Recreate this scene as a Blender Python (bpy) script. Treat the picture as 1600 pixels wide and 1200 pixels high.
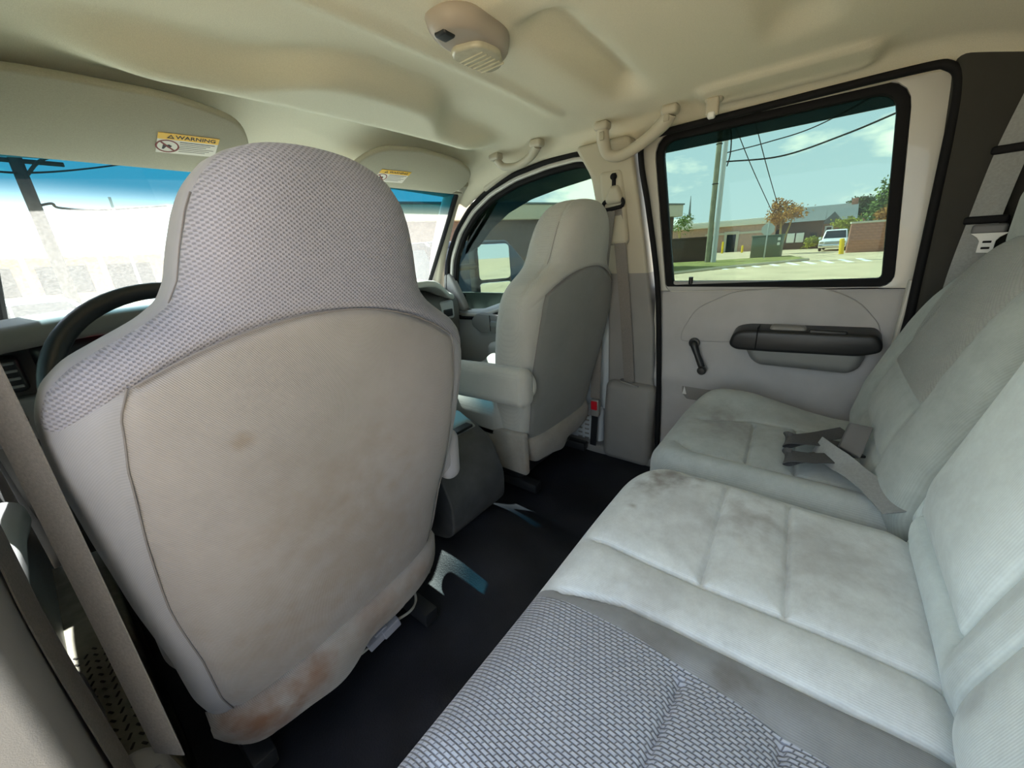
import bpy, bmesh, math, random
import numpy as np
from mathutils import Vector, Matrix

random.seed(7); np.random.seed(7)
SC = bpy.context.scene
COL = SC.collection
for _o in list(bpy.data.objects): bpy.data.objects.remove(_o)

# ------------------------------------------------------------------ camera
# world: X = right side of the truck, Y = towards the bonnet, Z = up, z 0 = cab floor (metres)
CAM = (-0.75, 0.0, 0.93)
AX = np.array([[0.60985019, -0.29226271, 0.73665817],
               [-0.79031901, -0.15510011, 0.59273926],
               [-0.05897982, -0.9436771, -0.3255686]])
cd = bpy.data.cameras.new('camera'); cam = bpy.data.objects.new('camera', cd); COL.objects.link(cam)
cd.sensor_width = 36; cd.lens = 13.5; cd.clip_start = 0.01; cd.clip_end = 2000
m = Matrix.Identity(4)
for i in range(3):
    m[i][0] = AX[i][0]; m[i][1] = -AX[i][1]; m[i][2] = -AX[i][2]; m[i][3] = CAM[i]
cam.matrix_world = m
SC.camera = cam

def ray(px, py): return AX @ np.array([px-800, py-600, 600.])
def at_x(px, py, X): d = ray(px, py); return np.array(CAM)+d*((X-CAM[0])/d[0])
def at_y(px, py, Y): d = ray(px, py); return np.array(CAM)+d*((Y-CAM[1])/d[1])
def at_h(px, py, Z): d = ray(px, py); return np.array(CAM)+d*((Z-CAM[2])/d[2])

# ------------------------------------------------------------------ light and exposure
SC.view_settings.view_transform = 'Standard'; SC.view_settings.look = 'None'
SC.view_settings.gamma = 1; SC.view_settings.use_curve_mapping = False
SC.view_settings.exposure = EXPOSURE = 2.25
SC.cycles.diffuse_bounces = 7; SC.cycles.max_bounces = 14; SC.cycles.transparent_max_bounces = 16
SC.cycles.sample_clamp_indirect = 8

SUN_DIR = Vector((-0.06, -1.0, -1.32))
sd = bpy.data.lights.new('sun', 'SUN'); sun = bpy.data.objects.new('sun', sd); COL.objects.link(sun)
sd.energy = 4.2; sd.angle = 0.009; sd.color = (1.0, 0.97, 0.91)
sun.rotation_euler = SUN_DIR.to_track_quat('-Z', 'Y').to_euler()

wd = bpy.data.worlds.new('sky'); SC.world = wd; wd.use_nodes = True
nt = wd.node_tree; nt.nodes.clear(); N = nt.nodes.new; Lk = nt.links.new
tc = N('ShaderNodeTexCoord'); sep = N('ShaderNodeSeparateXYZ'); Lk(tc.outputs['Generated'], sep.inputs[0])
ramp = N('ShaderNodeValToRGB'); Lk(sep.outputs['Z'], ramp.inputs[0])
els = ramp.color_ramp.elements
els[0].position = 0.0; els[0].color = (0.66, 0.75, 0.76, 1)
els[1].position = 1.0; els[1].color = (0.36, 0.47, 0.70, 1)
e = els.new(0.22); e.color = (0.54, 0.68, 0.76, 1)
e = els.new(0.5); e.color = (0.46, 0.58, 0.76, 1)
# clouds: puffy cumulus, flattened towards the horizon, all round the sky
mp = N('ShaderNodeMapping'); Lk(tc.outputs['Generated'], mp.inputs[0]); mp.inputs['Location'].default_value = (7.7, 1.1, 4.4); mp.inputs['Scale'].default_value = (3.4, 3.4, 8.5)
nz = N('ShaderNodeTexNoise'); nz.inputs['Scale'].default_value = 1.0; nz.inputs['Detail'].default_value = 10; nz.inputs['Roughness'].default_value = 0.55
Lk(mp.outputs[0], nz.inputs['Vector'])
cr = N('ShaderNodeValToRGB'); Lk(nz.outputs[0], cr.inputs[0]); cr.color_ramp.elements[0].position = 0.555; cr.color_ramp.elements[1].position = 0.635
cmx = N('ShaderNodeMix'); cmx.data_type = 'RGBA'; Lk(cr.outputs[0], cmx.inputs[0]); Lk(ramp.outputs[0], cmx.inputs[6]); cmx.inputs[7].default_value = (1.25, 1.18, 1.0, 1)
bg = N('ShaderNodeBackground'); Lk(cmx.outputs[2], bg.inputs[0]); bg.inputs[1].default_value = 0.95
wo = N('ShaderNodeOutputWorld'); Lk(bg.outputs[0], wo.inputs[0])

# ------------------------------------------------------------------ materials
MATS = {}
def lin(r, g, b):
    f = lambda c: ((c/255+0.055)/1.055)**2.4 if c > 10 else c/255/12.92
    return (f(r), f(g), f(b), 1)
def new_mat(name):
    m_ = bpy.data.materials.new(name); m_.use_nodes = True
    n_ = m_.node_tree; n_.nodes.clear()
    out = n_.nodes.new('ShaderNodeOutputMaterial'); MATS[name] = m_
    return m_, n_, out
def plain(name, col, rough=0.6, spec=0.4, metal=0.0, noise=0.0, nscale=40, bump=0.0, bscale=300, coat=0.0, emit=None):
    if name in MATS: return MATS[name]
    m_, n_, out = new_mat(name); N = n_.nodes.new; L = n_.links.new
    p = N('ShaderNodeBsdfPrincipled'); L(p.outputs[0], out.inputs[0])
    col = tuple(col) if len(col) == 4 else tuple(col)+(1,)
    p.inputs['Base Color'].default_value = col; p.inputs['Roughness'].default_value = rough
    p.inputs['Specular IOR Level'].default_value = spec; p.inputs['Metallic'].default_value = metal
    p.inputs['Coat Weight'].default_value = coat
    if emit: p.inputs['Emission Color'].default_value = emit[:3]+(1,); p.inputs['Emission Strength'].default_value = emit[3]
    t = N('ShaderNodeTexCoord')
    if noise:
        nn = N('ShaderNodeTexNoise'); nn.inputs['Scale'].default_value = nscale; nn.inputs['Detail'].default_value = 5; L(t.outputs['Object'], nn.inputs['Vector'])
        mr = N('ShaderNodeMapRange'); L(nn.outputs[0], mr.inputs[0]); mr.inputs[1].default_value = .3; mr.inputs[2].default_value = .7
        mr.inputs[3].default_value = 1-noise; mr.inputs[4].default_value = 1+noise
        mx = N('ShaderNodeMix'); mx.data_type = 'RGBA'; mx.blend_type = 'MULTIPLY'; mx.inputs[0].default_value = 1
        mx.inputs[6].default_value = col; L(mr.outputs[0], mx.inputs[7]); L(mx.outputs[2], p.inputs['Base Color'])
    if bump:
        nb = N('ShaderNodeTexNoise'); nb.inputs['Scale'].default_value = bscale; nb.inputs['Detail'].default_value = 3; L(t.outputs['Object'], nb.inputs['Vector'])
        b = N('ShaderNodeBump'); b.inputs['Strength'].default_value = bump; b.inputs['Distance'].default_value = .002; L(nb.outputs[0], b.inputs['Height']); L(b.outputs[0], p.inputs['Normal'])
    return m_
def glass(name, tint, gloss=0.06, band=None, film=None):
    """thin pane: tinted transparency + mirror-like share; band = (z0,z1,colour) dyed strip; film = (z_top, amount) dust with the dash-top reflection painted in"""
    m_, n_, out = new_mat(name); N = n_.nodes.new; L = n_.links.new
    tr = N('ShaderNodeBsdfTransparent'); tr.inputs[0].default_value = tuple(tint)+(1,)
    gl = N('ShaderNodeBsdfGlossy'); gl.inputs['Roughness'].default_value = 0.02; gl.inputs[0].default_value = (.8, .8, .8, 1)
    fr = N('ShaderNodeFresnel'); fr.inputs[0].default_value = 1.25
    mx = N('ShaderNodeMixShader'); L(fr.outputs[0], mx.inputs[0]); L(tr.outputs[0], mx.inputs[1]); L(gl.outputs[0], mx.inputs[2])
    last = mx
    t = N('ShaderNodeTexCoord'); sp = N('ShaderNodeSeparateXYZ'); L(t.outputs['Object'], sp.inputs[0])
    if band:
        mr = N('ShaderNodeMapRange'); mr.interpolation_type = 'SMOOTHSTEP'; L(sp.outputs['Z'], mr.inputs[0]); mr.inputs[1].default_value = band[0]; mr.inputs[2].default_value = band[1]
        mc = N('ShaderNodeMix'); mc.data_type = 'RGBA'; L(mr.outputs[0], mc.inputs[0]); mc.inputs[6].default_value = tuple(tint)+(1,); mc.inputs[7].default_value = tuple(band[2])+(1,)
        L(mc.outputs[2], tr.inputs[0])
    if film:  # dust layer doubling as painted reflection of the bright dash top, sharp upper edge
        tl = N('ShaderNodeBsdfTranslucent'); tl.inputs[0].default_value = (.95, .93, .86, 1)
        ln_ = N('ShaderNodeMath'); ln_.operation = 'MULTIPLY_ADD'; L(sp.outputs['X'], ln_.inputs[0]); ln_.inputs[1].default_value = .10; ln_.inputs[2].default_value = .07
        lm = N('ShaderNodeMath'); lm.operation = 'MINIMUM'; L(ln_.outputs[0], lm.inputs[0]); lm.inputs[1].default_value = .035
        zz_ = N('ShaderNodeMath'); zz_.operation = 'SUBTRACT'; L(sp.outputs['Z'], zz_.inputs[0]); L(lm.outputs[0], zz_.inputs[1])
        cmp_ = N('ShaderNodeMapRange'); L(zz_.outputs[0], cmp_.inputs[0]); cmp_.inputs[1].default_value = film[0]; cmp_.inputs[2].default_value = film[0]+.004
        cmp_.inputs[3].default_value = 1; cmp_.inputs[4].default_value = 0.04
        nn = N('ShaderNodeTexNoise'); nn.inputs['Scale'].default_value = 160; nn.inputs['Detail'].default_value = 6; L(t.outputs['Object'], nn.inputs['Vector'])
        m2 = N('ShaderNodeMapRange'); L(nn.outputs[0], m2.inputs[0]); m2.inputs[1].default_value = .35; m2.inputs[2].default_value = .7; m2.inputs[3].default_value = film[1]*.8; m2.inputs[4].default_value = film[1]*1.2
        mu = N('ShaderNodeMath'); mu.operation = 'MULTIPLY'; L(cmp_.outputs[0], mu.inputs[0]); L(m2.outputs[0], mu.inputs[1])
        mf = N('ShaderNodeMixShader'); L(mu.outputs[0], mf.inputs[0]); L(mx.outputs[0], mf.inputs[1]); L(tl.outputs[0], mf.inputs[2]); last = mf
    L(last.outputs[0], out.inputs[0])
    return m_
def fabric(name, col, col2, axes='xz', pattern='knit', sx=120, sy=120, skew=0.0, bump=.5, blotch=.12, bl_scale=6, stains=(), stain_col=(.16, .11, .07), rough=.95, sheen=.25):
    """cloth: a small repeating weave (2-d, along two object axes), soft blotches, and dirt stains = (x,y,z,radius,amount)"""
    m_, n_, out = new_mat(name); N = n_.nodes.new; L = n_.links.new
    p = N('ShaderNodeBsdfPrincipled'); L(p.outputs[0], out.inputs[0]); p.inputs['Roughness'].default_value = rough; p.inputs['Specular IOR Level'].default_value = .15
    p.inputs['Sheen Weight'].default_value = sheen; p.inputs['Sheen Roughness'].default_value = .5
    t = N('ShaderNodeTexCoord'); sp = N('ShaderNodeSeparateXYZ'); L(t.outputs['Object'], sp.inputs[0])
    A = sp.outputs['xyz'.index(axes[0])]; B = sp.outputs['xyz'.index(axes[1])]
    ma = N('ShaderNodeMath'); ma.operation = 'MULTIPLY'; L(A, ma.inputs[0]); ma.inputs[1].default_value = sx
    mb = N('ShaderNodeMath'); mb.operation = 'MULTIPLY'; L(B, mb.inputs[0]); mb.inputs[1].default_value = sy
    sk = N('ShaderNodeMath'); sk.operation = 'MULTIPLY_ADD'; L(mb.outputs[0], sk.inputs[0]); sk.inputs[1].default_value = skew; L(ma.outputs[0], sk.inputs[2])
    cb = N('ShaderNodeCombineXYZ'); L(sk.outputs[0], cb.inputs[0]); L(mb.outputs[0], cb.inputs[1])
    if pattern == 'dots':
        cs_ = []
        for src in (sk.outputs[0], mb.outputs[0]):
            c_ = N('ShaderNodeMath'); c_.operation = 'COSINE'; L(src, c_.inputs[0]); cs_.append(c_)
        pr_ = N('ShaderNodeMath'); pr_.operation = 'MULTIPLY'; L(cs_[0].outputs[0], pr_.inputs[0]); L(cs_[1].outputs[0], pr_.inputs[1])
        hr = N('ShaderNodeMapRange'); hr.interpolation_type = 'SMOOTHSTEP'; L(pr_.outputs[0], hr.inputs[0]); hr.inputs[1].default_value = -.75; hr.inputs[2].default_value = .25
        height = hr.outputs[0]
    elif pattern in ('knit', 'weave'):
        br = N('ShaderNodeTexBrick'); L(cb.outputs[0], br.inputs['Vector']); br.inputs['Scale'].default_value = 1
        br.inputs['Brick Width'].default_value = 1.0 if pattern == 'knit' else 1.25; br.inputs['Row Height'].default_value = .55 if pattern == 'knit' else .5
        br.inputs['Mortar Size'].default_value = .16; br.inputs['Mortar Smooth'].default_value = 1.0
        br.inputs['Color1'].default_value = (1, 1, 1, 1); br.inputs['Color2'].default_value = (.82, .82, .82, 1); br.inputs['Mortar'].default_value = (0, 0, 0, 1)
        height = br.outputs['Color']
    else:
        wv = N('ShaderNodeTexWave'); wv.bands_direction = 'X'; L(cb.outputs[0], wv.inputs['Vector']); wv.inputs['Scale'].default_value = 1; wv.inputs['Distortion'].default_value = .6
        wv.inputs['Detail'].default_value = 2; height = wv.outputs['Color']
    mx = N('ShaderNodeMix'); mx.data_type = 'RGBA'; L(height, mx.inputs[0]); mx.inputs[6].default_value = tuple(col2)+(1,); mx.inputs[7].default_value = tuple(col)+(1,)
    nn = N('ShaderNodeTexNoise'); nn.inputs['Scale'].default_value = bl_scale; nn.inputs['Detail'].default_value = 9; nn.inputs['Roughness'].default_value = .78; L(t.outputs['Object'], nn.inputs['Vector'])
    mr = N('ShaderNodeMapRange'); L(nn.outputs[0], mr.inputs[0]); mr.inputs[1].default_value = .3; mr.inputs[2].default_value = .7; mr.inputs[3].default_value = 1-blotch; mr.inputs[4].default_value = 1+blotch
    mm = N('ShaderNodeMix'); mm.data_type = 'RGBA'; mm.blend_type = 'MULTIPLY'; mm.inputs[0].default_value = 1; L(mx.outputs[2], mm.inputs[6]); L(mr.outputs[0], mm.inputs[7])
    cur = mm.outputs[2]
    if stains:
        n3 = N('ShaderNodeTexNoise'); n3.inputs['Scale'].default_value = 28; n3.inputs['Detail'].default_value = 6; L(t.outputs['Object'], n3.inputs['Vector'])
        for (x, y, z, r, a) in stains:
            d = N('ShaderNodeVectorMath'); d.operation = 'DISTANCE'; L(t.outputs['Object'], d.inputs[0]); d.inputs[1].default_value = (x, y, z)
            ad = N('ShaderNodeMath'); ad.operation = 'MULTIPLY_ADD'; L(n3.outputs[0], ad.inputs[0]); ad.inputs[1].default_value = r*1.6; L(d.outputs['Value'], ad.inputs[2])
            s = N('ShaderNodeMapRange'); s.interpolation_type = 'SMOOTHSTEP'; L(ad.outputs[0], s.inputs[0]); s.inputs[1].default_value = r*.7; s.inputs[2].default_value = r*1.9; s.inputs[3].default_value = a; s.inputs[4].default_value = 0
            ms = N('ShaderNodeMix'); ms.data_type = 'RGBA'; L(s.outputs[0], ms.inputs[0]); L(cur, ms.inputs[6]); ms.inputs[7].default_value = tuple(stain_col)+(1,); cur = ms.outputs[2]
    L(cur, p.inputs['Base Color'])
    b = N('ShaderNodeBump'); b.inputs['Strength'].default_value = bump; b.inputs['Distance'].default_value = .0015; L(height, b.inputs['Height']); L(b.outputs[0], p.inputs['Normal'])
    return m_

M = {}
M['headliner'] = plain('headliner_cloth', (.71, .66, .52), .95, .1, noise=.05, nscale=500, bump=.3, bscale=700)
M['visor'] = plain('visor_cloth', (.40, .37, .29), .95, .1, noise=.06, nscale=400, bump=.25, bscale=700)
M['beige'] = plain('beige_plastic', (.45, .415, .33), .5, .35, bump=.15, bscale=900)
M['greytrim'] = plain('grey_trim_plastic', (.24, .23, .22), .55, .35, noise=.06, nscale=8, bump=.2, bscale=900)
M['darktrim'] = plain('dark_grey_trim', (.032, .031, .027), .7, .3, noise=.06, nscale=9, bump=.25, bscale=900)
M['doorgrey'] = plain('door_grey_plastic', (.42, .41, .41), .5, .4, noise=.07, nscale=10, bump=.2, bscale=900)
M['doorlight'] = plain('door_light_grey', (.50, .53, .55), .5, .4, bump=.15, bscale=900)
M['armgrey'] = plain('armrest_grey_plastic', (.20, .205, .205), .5, .4, bump=.2, bscale=900)
M['black'] = plain('black_plastic', (.016, .017, .019), .38, .45, bump=.1, bscale=900)
M['rubber'] = plain('black_rubber', (.008, .008, .009), .75, .2)
M['white_paint'] = plain('white_paint', (.50, .49, .45), .3, .5, coat=.3)
M['floor'] = plain('black_vinyl_floor', (.010, .011, .016), .55, .35, noise=.5, nscale=6, bump=.5, bscale=250)
M['scuff'] = plain('scuff_plate_vinyl', (.22, .22, .17), .6, .3, noise=.2, nscale=30)
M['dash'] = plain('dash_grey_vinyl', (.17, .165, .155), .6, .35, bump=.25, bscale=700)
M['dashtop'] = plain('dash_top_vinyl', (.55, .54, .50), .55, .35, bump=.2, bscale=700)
M['console'] = plain('console_grey', (.060, .064, .070), .6, .35, noise=.2, nscale=20, bump=.2, bscale=800)
M['consoletop'] = plain('console_lid_grey', (.20, .22, .22), .6, .35, bump=.2, bscale=800)
M['rust'] = plain('rusty_steel', (.20, .10, .05), .85, .3, noise=.5, nscale=40)
M['steel'] = plain('bare_steel', (.55, .55, .56), .3, .5, metal=1)
M['belt'] = plain('seat_belt_webbing', (.21, .19, .175), .8, .2, noise=.12, nscale=300, bump=.5, bscale=1200)
M['beltgrey'] = plain('grey_belt_webbing', (.30, .31, .31), .8, .2, noise=.08, nscale=200, bump=.5, bscale=1200)
M['beltdark'] = plain('dark_belt_webbing', (.085, .085, .088), .85, .2, noise=.12, nscale=300, bump=.5, bscale=1200)
M['buckle'] = plain('buckle_grey', (.135, .135, .14), .45, .4)
M['red'] = plain('red_button', (.55, .008, .02), .4, .4)
M['seam'] = plain('seam_thread', (.20, .185, .185), .95, .1)
M['lens'] = plain('lamp_lens', (.48, .45, .34), .25, .5, noise=.08, nscale=60)
M['lampframe'] = plain('lamp_frame', (.36, .31, .26), .45, .4)
M['connector'] = plain('grey_connector', (.33, .33, .37), .45, .4)
M['wire'] = plain('wire_jacket', (.40, .38, .33), .5, .4)
M['white'] = plain('white_plastic', (.75, .75, .73), .4, .4)
M['yellow'] = plain('label_yellow', (.80, .45, .02), .5, .3)
M['labelwhite'] = plain('label_white', (.72, .66, .58), .5, .3)
M['ink'] = plain('label_ink', (.02, .018, .018), .6, .2)
M['inkgrey'] = plain('label_small_print', (.22, .19, .17), .6, .2)
M['icon'] = plain('label_icon_red', (.20, .035, .03), .6, .2)
M['mirror'] = plain('mirror_glass', (.85, .88, .88), .02, .5, metal=1)
M['redlight'] = plain('red_telltale', (.6, .0, .02), .4, .4, emit=(1, .02, .08, 3))
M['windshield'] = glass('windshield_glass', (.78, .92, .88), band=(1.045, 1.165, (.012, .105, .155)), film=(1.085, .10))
M['sideglass'] = glass('tinted_side_glass', (.39, .47, .445))
M['rearglass'] = glass('rear_window_glass', (.22, .24, .23))
M['guard'] = glass('smoked_acrylic', (.10, .13, .12))

# ------------------------------------------------------------------ mesh tools
class Surf:
    def __init__(s, V=None, F=None):
        s.V = np.zeros((0, 3)) if V is None else np.asarray(V, float); s.F = [] if F is None else F
    def add(s, o):
        k = len(s.V); s.V = np.vstack([s.V, o.V]); s.F = s.F+[tuple(i+k for i in f) for f in o.F]; return s
    def xf(s, mat):
        h = np.c_[s.V, np.ones(len(s.V))] @ np.array(mat).T; s.V = h[:, :3]; return s
    def move(s, d): s.V = s.V+np.array(d, float); return s
    def normals(s):
        n = np.zeros_like(s.V)
        for f in s.F:
            p = s.V[list(f)]
            c = np.zeros(3)
            for i in range(1, len(f)-1): c += np.cross(p[i]-p[0], p[i+1]-p[0])
            for i in f: n[i] += c
        l = np.linalg.norm(n, axis=1, keepdims=True); l[l == 0] = 1
        return n/l
def obj(name, s, mat, parent=None, smooth=True, fix=True):
    me = bpy.data.meshes.new(name); me.from_pydata([tuple(v) for v in s.V], [], s.F)
    if fix:
        b = bmesh.new(); b.from_mesh(me); bmesh.ops.recalc_face_normals(b, faces=b.faces); b.to_mesh(me); b.free()
    if smooth:
        me.polygons.foreach_set('use_smooth', [True]*len(me.polygons))
        try: me.set_sharp_from_angle(angle=math.radians(smooth if smooth is not True else 42))
        except Exception: pass
    me.materials.append(M[mat] if isinstance(mat, str) else mat)
    o = bpy.data.objects.new(name, me); COL.objects.link(o)
    if parent is not None: o.parent = parent
    return o
def tag(o, label=None, cat=None, group=None, kind=None):
    if label: o['label'] = label
    if cat: o['category'] = cat
    if group: o['group'] = group
    if kind: o['kind'] = kind
    return o
def thing(name, label, cat, loc=(0, 0, 0), group=None, kind=None, rotz=0):
    o = bpy.data.objects.new(name, None); COL.objects.link(o); o.location = loc; o.rotation_euler = (0, 0, rotz); o.empty_display_size = .05
    return tag(o, label, cat, group, kind)
def box(x0, x1, y0, y1, z0, z1):
    V = [(x, y, z) for x in (x0, x1) for y in (y0, y1) for z in (z0, z1)]
    return Surf(V, [(0, 1, 3, 2), (4, 6, 7, 5), (0, 4, 5, 1), (2, 3, 7, 6), (0, 2, 6, 4), (1, 5, 7, 3)])
def rbox(x0, x1, y0, y1, z0, z1, r=.01, n=(2, 2, 2), k=3, fn=None):
    """rounded box; n = inner divisions per axis, k = segments of the rounding"""
    c = np.array([(x0+x1)/2, (y0+y1)/2, (z0+z1)/2]); h = np.array([x1-x0, y1-y0, z1-z0])/2
    r = min(r, h.min()*.999)
    ax = []
    for i in range(3):
        a = np.tan(np.linspace(0, math.pi/4, k+1))
        e = h[i]-r+r*a                      # h-r .. h
        inner = np.linspace(-(h[i]-r), h[i]-r, max(2, n[i]+1))
        ax.append(np.r_[-e[::-1][:-1], inner, e[1:]])
    idx = {}; V = []; F = []
    def vid(p):
        key = tuple(int(round(q*1e6)) for q in p)
        if key not in idx: idx[key] = len(V); V.append(p)
        return idx[key]
    for d in range(3):
        u, w = (d+1) % 3, (d+2) % 3
        for s in (-1, 1):
            g = np.empty((len(ax[u]), len(ax[w])), int)
            for i, a in enumerate(ax[u]):
                for j, b in enumerate(ax[w]):
                    p = [0, 0, 0]; p[d] = s*h[d]; p[u] = a; p[w] = b; g[i, j] = vid(tuple(p))
            for i in range(len(ax[u])-1):
                for j in range(len(ax[w])-1):
                    q = (g[i, j], g[i+1, j], g[i+1, j+1], g[i, j+1]); F.append(tuple(int(t) for t in (q if s > 0 else q[::-1])))
    V = np.array(V); q = np.clip(V, -(h-r), h-r); d_ = V-q; l = np.linalg.norm(d_, axis=1, keepdims=True); l[l == 0] = 1
    nrm = d_/l; V = q+nrm*r
    S_ = Surf(V+c, F)
    if fn is not None: S_.V = fn(S_.V, nrm)
    return S_
def loft(rings, cap=True, closed=True):
    R, K = len(rings), len(rings[0]); V = np.array(rings).reshape(-1, 3); F = []
    for i in range(R-1):
        for j in range(K if closed else K-1):
            a = i*K+j; b = i*K+(j+1) % K; F.append((a, b, b+K, a+K))
    if cap: F.append(tuple(range(K-1, -1, -1))); F.append(tuple((R-1)*K+j for j in range(K)))
    return Surf(V, F)
def smooth_path(P, n=8):
    P = [np.array(p, float) for p in P]; Q = [2*P[0]-P[1]]+P+[2*P[-1]-P[-2]]; out = []
    for i in range(1, len(Q)-2):
        for t in np.linspace(0, 1, n, endpoint=False):
            a, b, c, d = Q[i-1:i+3]
            out.append(.5*((2*b)+(c-a)*t+(2*a-5*b+4*c-d)*t*t+(3*b-a-3*c+d)*t**3))
    out.append(P[-1]); return np.array(out)
def tube(P, r, n=8, sm=0, flat=1.0):
    if sm: P = smooth_path(P, sm)
    P = np.array(P, float); rr = np.broadcast_to(np.array(r, float), (len(P),)) if not np.isscalar(r) and len(np.atleast_1d(r)) == len(P) else np.interp(np.linspace(0, 1, len(P)), np.linspace(0, 1, len(np.atleast_1d(r))), np.atleast_1d(r))
    T = np.gradient(P, axis=0); T /= np.linalg.norm(T, axis=1, keepdims=True)
    u = np.cross(T[0], (0, 0, 1.)); 
    if np.linalg.norm(u) < .1: u = np.cross(T[0], (1., 0, 0))
    u /= np.linalg.norm(u); rings = []
    for i in range(len(P)):
        u = u-T[i]*np.dot(u, T[i]); u /= np.linalg.norm(u); v = np.cross(T[i], u)
        rings.append([P[i]+rr[i]*(math.cos(a)*u+flat*math.sin(a)*v) for a in np.linspace(0, 2*math.pi, n, endpoint=False)])
    return loft(rings)
def strap(P, wv, width, th=.0014, sm=8):
    """flat webbing along P; wv = width direction(s)"""
    P = np.array(P, float); W_ = np.array(wv, float)
    if W_.ndim == 1: W_ = np.tile(W_, (len(P), 1))
    if sm: P2 = smooth_path(P, sm); W_ = smooth_path(W_, sm); P = P2
    T = np.gradient(P, axis=0); T /= np.linalg.norm(T, axis=1, keepdims=True); rings = []
    for i in range(len(P)):
        w = W_[i]-T[i]*np.dot(W_[i], T[i]); w /= np.linalg.norm(w); nn = np.cross(T[i], w)
        a = width/2
        rings.append([P[i]+w*s*a*x+nn*th/2*q for s, x, q in ((-1, 1, -1), (-1, .5, -1.4), (1, .5, -1.4), (1, 1, -1), (1, 1, 1), (1, .5, 1.4), (-1, .5, 1.4), (-1, 1, 1))])
    return loft(rings)
def bevelled(s, w=.006, seg=2, angle=30):
    me = bpy.data.meshes.new('t'); me.from_pydata([tuple(v) for v in s.V], [], s.F)
    b = bmesh.new(); b.from_mesh(me); bmesh.ops.recalc_face_normals(b, faces=b.faces)
    es = [e for e in b.edges if len(e.link_faces) == 2 and e.calc_face_angle(0) > math.radians(angle)]
    bmesh.ops.bevel(b, geom=es, offset=w, segments=seg, affect='EDGES', profile=.5, clamp_overlap=True)
    b.verts.index_update()
    r = Surf([v.co[:] for v in b.verts], [tuple(v.index for v in f.verts) for f in b.faces]); b.free(); bpy.data.meshes.remove(me); return r
def prism(poly, a0, a1, axis='x'):
    """extrude a 2-d polygon; axis x: poly=(y,z); y: poly=(x,z); z: poly=(x,y)"""
    def pt(p, a): return {'x': (a, p[0], p[1]), 'y': (p[0], a, p[1]), 'z': (p[0], p[1], a)}[axis]
    k = len(poly); V = [pt(p, a0) for p in poly]+[pt(p, a1) for p in poly]
    return Surf(V, [tuple(range(k-1, -1, -1)), tuple(range(k, 2*k))]+[(i, (i+1) % k, k+(i+1) % k, k+i) for i in range(k)])
def round_poly(P, r=.03, n=5):
    P = [np.array(p, float) for p in P]; out = []
    for i in range(len(P)):
        a, b, c = P[i-1], P[i], P[(i+1) % len(P)]
        rr = r[i] if isinstance(r, (list, tuple)) else r
        u = a-b; v = c-b; lu = np.linalg.norm(u); lv = np.linalg.norm(v); d = min(rr, lu*.45, lv*.45)
        p0 = b+u/lu*d; p1 = b+v/lv*d
        for t in np.linspace(0, 1, n): out.append(tuple((1-t)**2*p0+2*t*(1-t)*b+t*t*p1))
    return out
def offset_poly(P, d):
    """grow a polygon outwards by d (any winding)"""
    P = np.array(P); k = len(P); A = .5*sum(P[i][0]*P[(i+1) % k][1]-P[(i+1) % k][0]*P[i][1] for i in range(k)); s = 1 if A > 0 else -1; out = []
    for i in range(k):
        e1 = P[i]-P[i-1]; e2 = P[(i+1) % k]-P[i]
        n1 = np.array([e1[1], -e1[0]])/max(1e-9, np.linalg.norm(e1)); n2 = np.array([e2[1], -e2[0]])/max(1e-9, np.linalg.norm(e2))
        n = n1+n2; n /= max(1e-6, np.linalg.norm(n)); n /= max(.5, np.dot(n, n1)); out.append(tuple(P[i]+s*n*d))
    return out
def frame_ring(inner, outer, a0, a1, axis='x', tilt=None):
    """flat frame between two polygons with the same count"""
    def pt(p, a): return {'x': (a, p[0], p[1]), 'y': (p[0], a, p[1]), 'z': (p[0], p[1], a)}[axis]
    k = len(inner); V = [pt(p, a0) for p in inner]+[pt(p, a0) for p in outer]+[pt(p, a1) for p in inner]+[pt(p, a1) for p in outer]; F = []
    for i in range(k):
        j = (i+1) % k
        F += [(i, j, k+j, k+i), (2*k+i, 3*k+i, 3*k+j, 2*k+j), (i, 2*k+i, 2*k+j, j), (k+i, k+j, 3*k+j, 3*k+i)]
    return Surf(V, F)
def split(s, g):
    """cut a surface along g = 0 -> (g>0 side, g<0 side)"""
    g = np.where(np.abs(g) < 1e-7, 1e-7, g); res = []
    for sg in (1, -1):
        gg = g*sg; V = []; idx = {}; F = []
        def vid(key, p):
            if key not in idx: idx[key] = len(V); V.append(p)
            return idx[key]
        for f in s.F:
            q = gg[list(f)]
            if (q < 0).all(): continue
            poly = []
            for i in range(len(f)):
                a, b = f[i], f[(i+1) % len(f)]
                if gg[a] > 0: poly.append(vid(a, s.V[a]))
                if gg[a]*gg[b] < 0:
                    t = gg[a]/(gg[a]-gg[b]); poly.append(vid((min(a, b), max(a, b)), s.V[a]+(s.V[b]-s.V[a])*t))
            if len(poly) > 2: F.append(tuple(poly))
        res.append(Surf(np.array(V) if V else np.zeros((0, 3)), F))
    return res
def lathe(prof, n=24):
    return loft([[(r*math.cos(a), r*math.sin(a), z) for a in np.linspace(0, 2*math.pi, n, endpoint=False)] for r, z in prof])
def rot(axis, deg, at=(0, 0, 0)):
    return Matrix.Translation(at) @ Matrix.Rotation(math.radians(deg), 4, axis) @ Matrix.Translation([-a for a in at])
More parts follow.
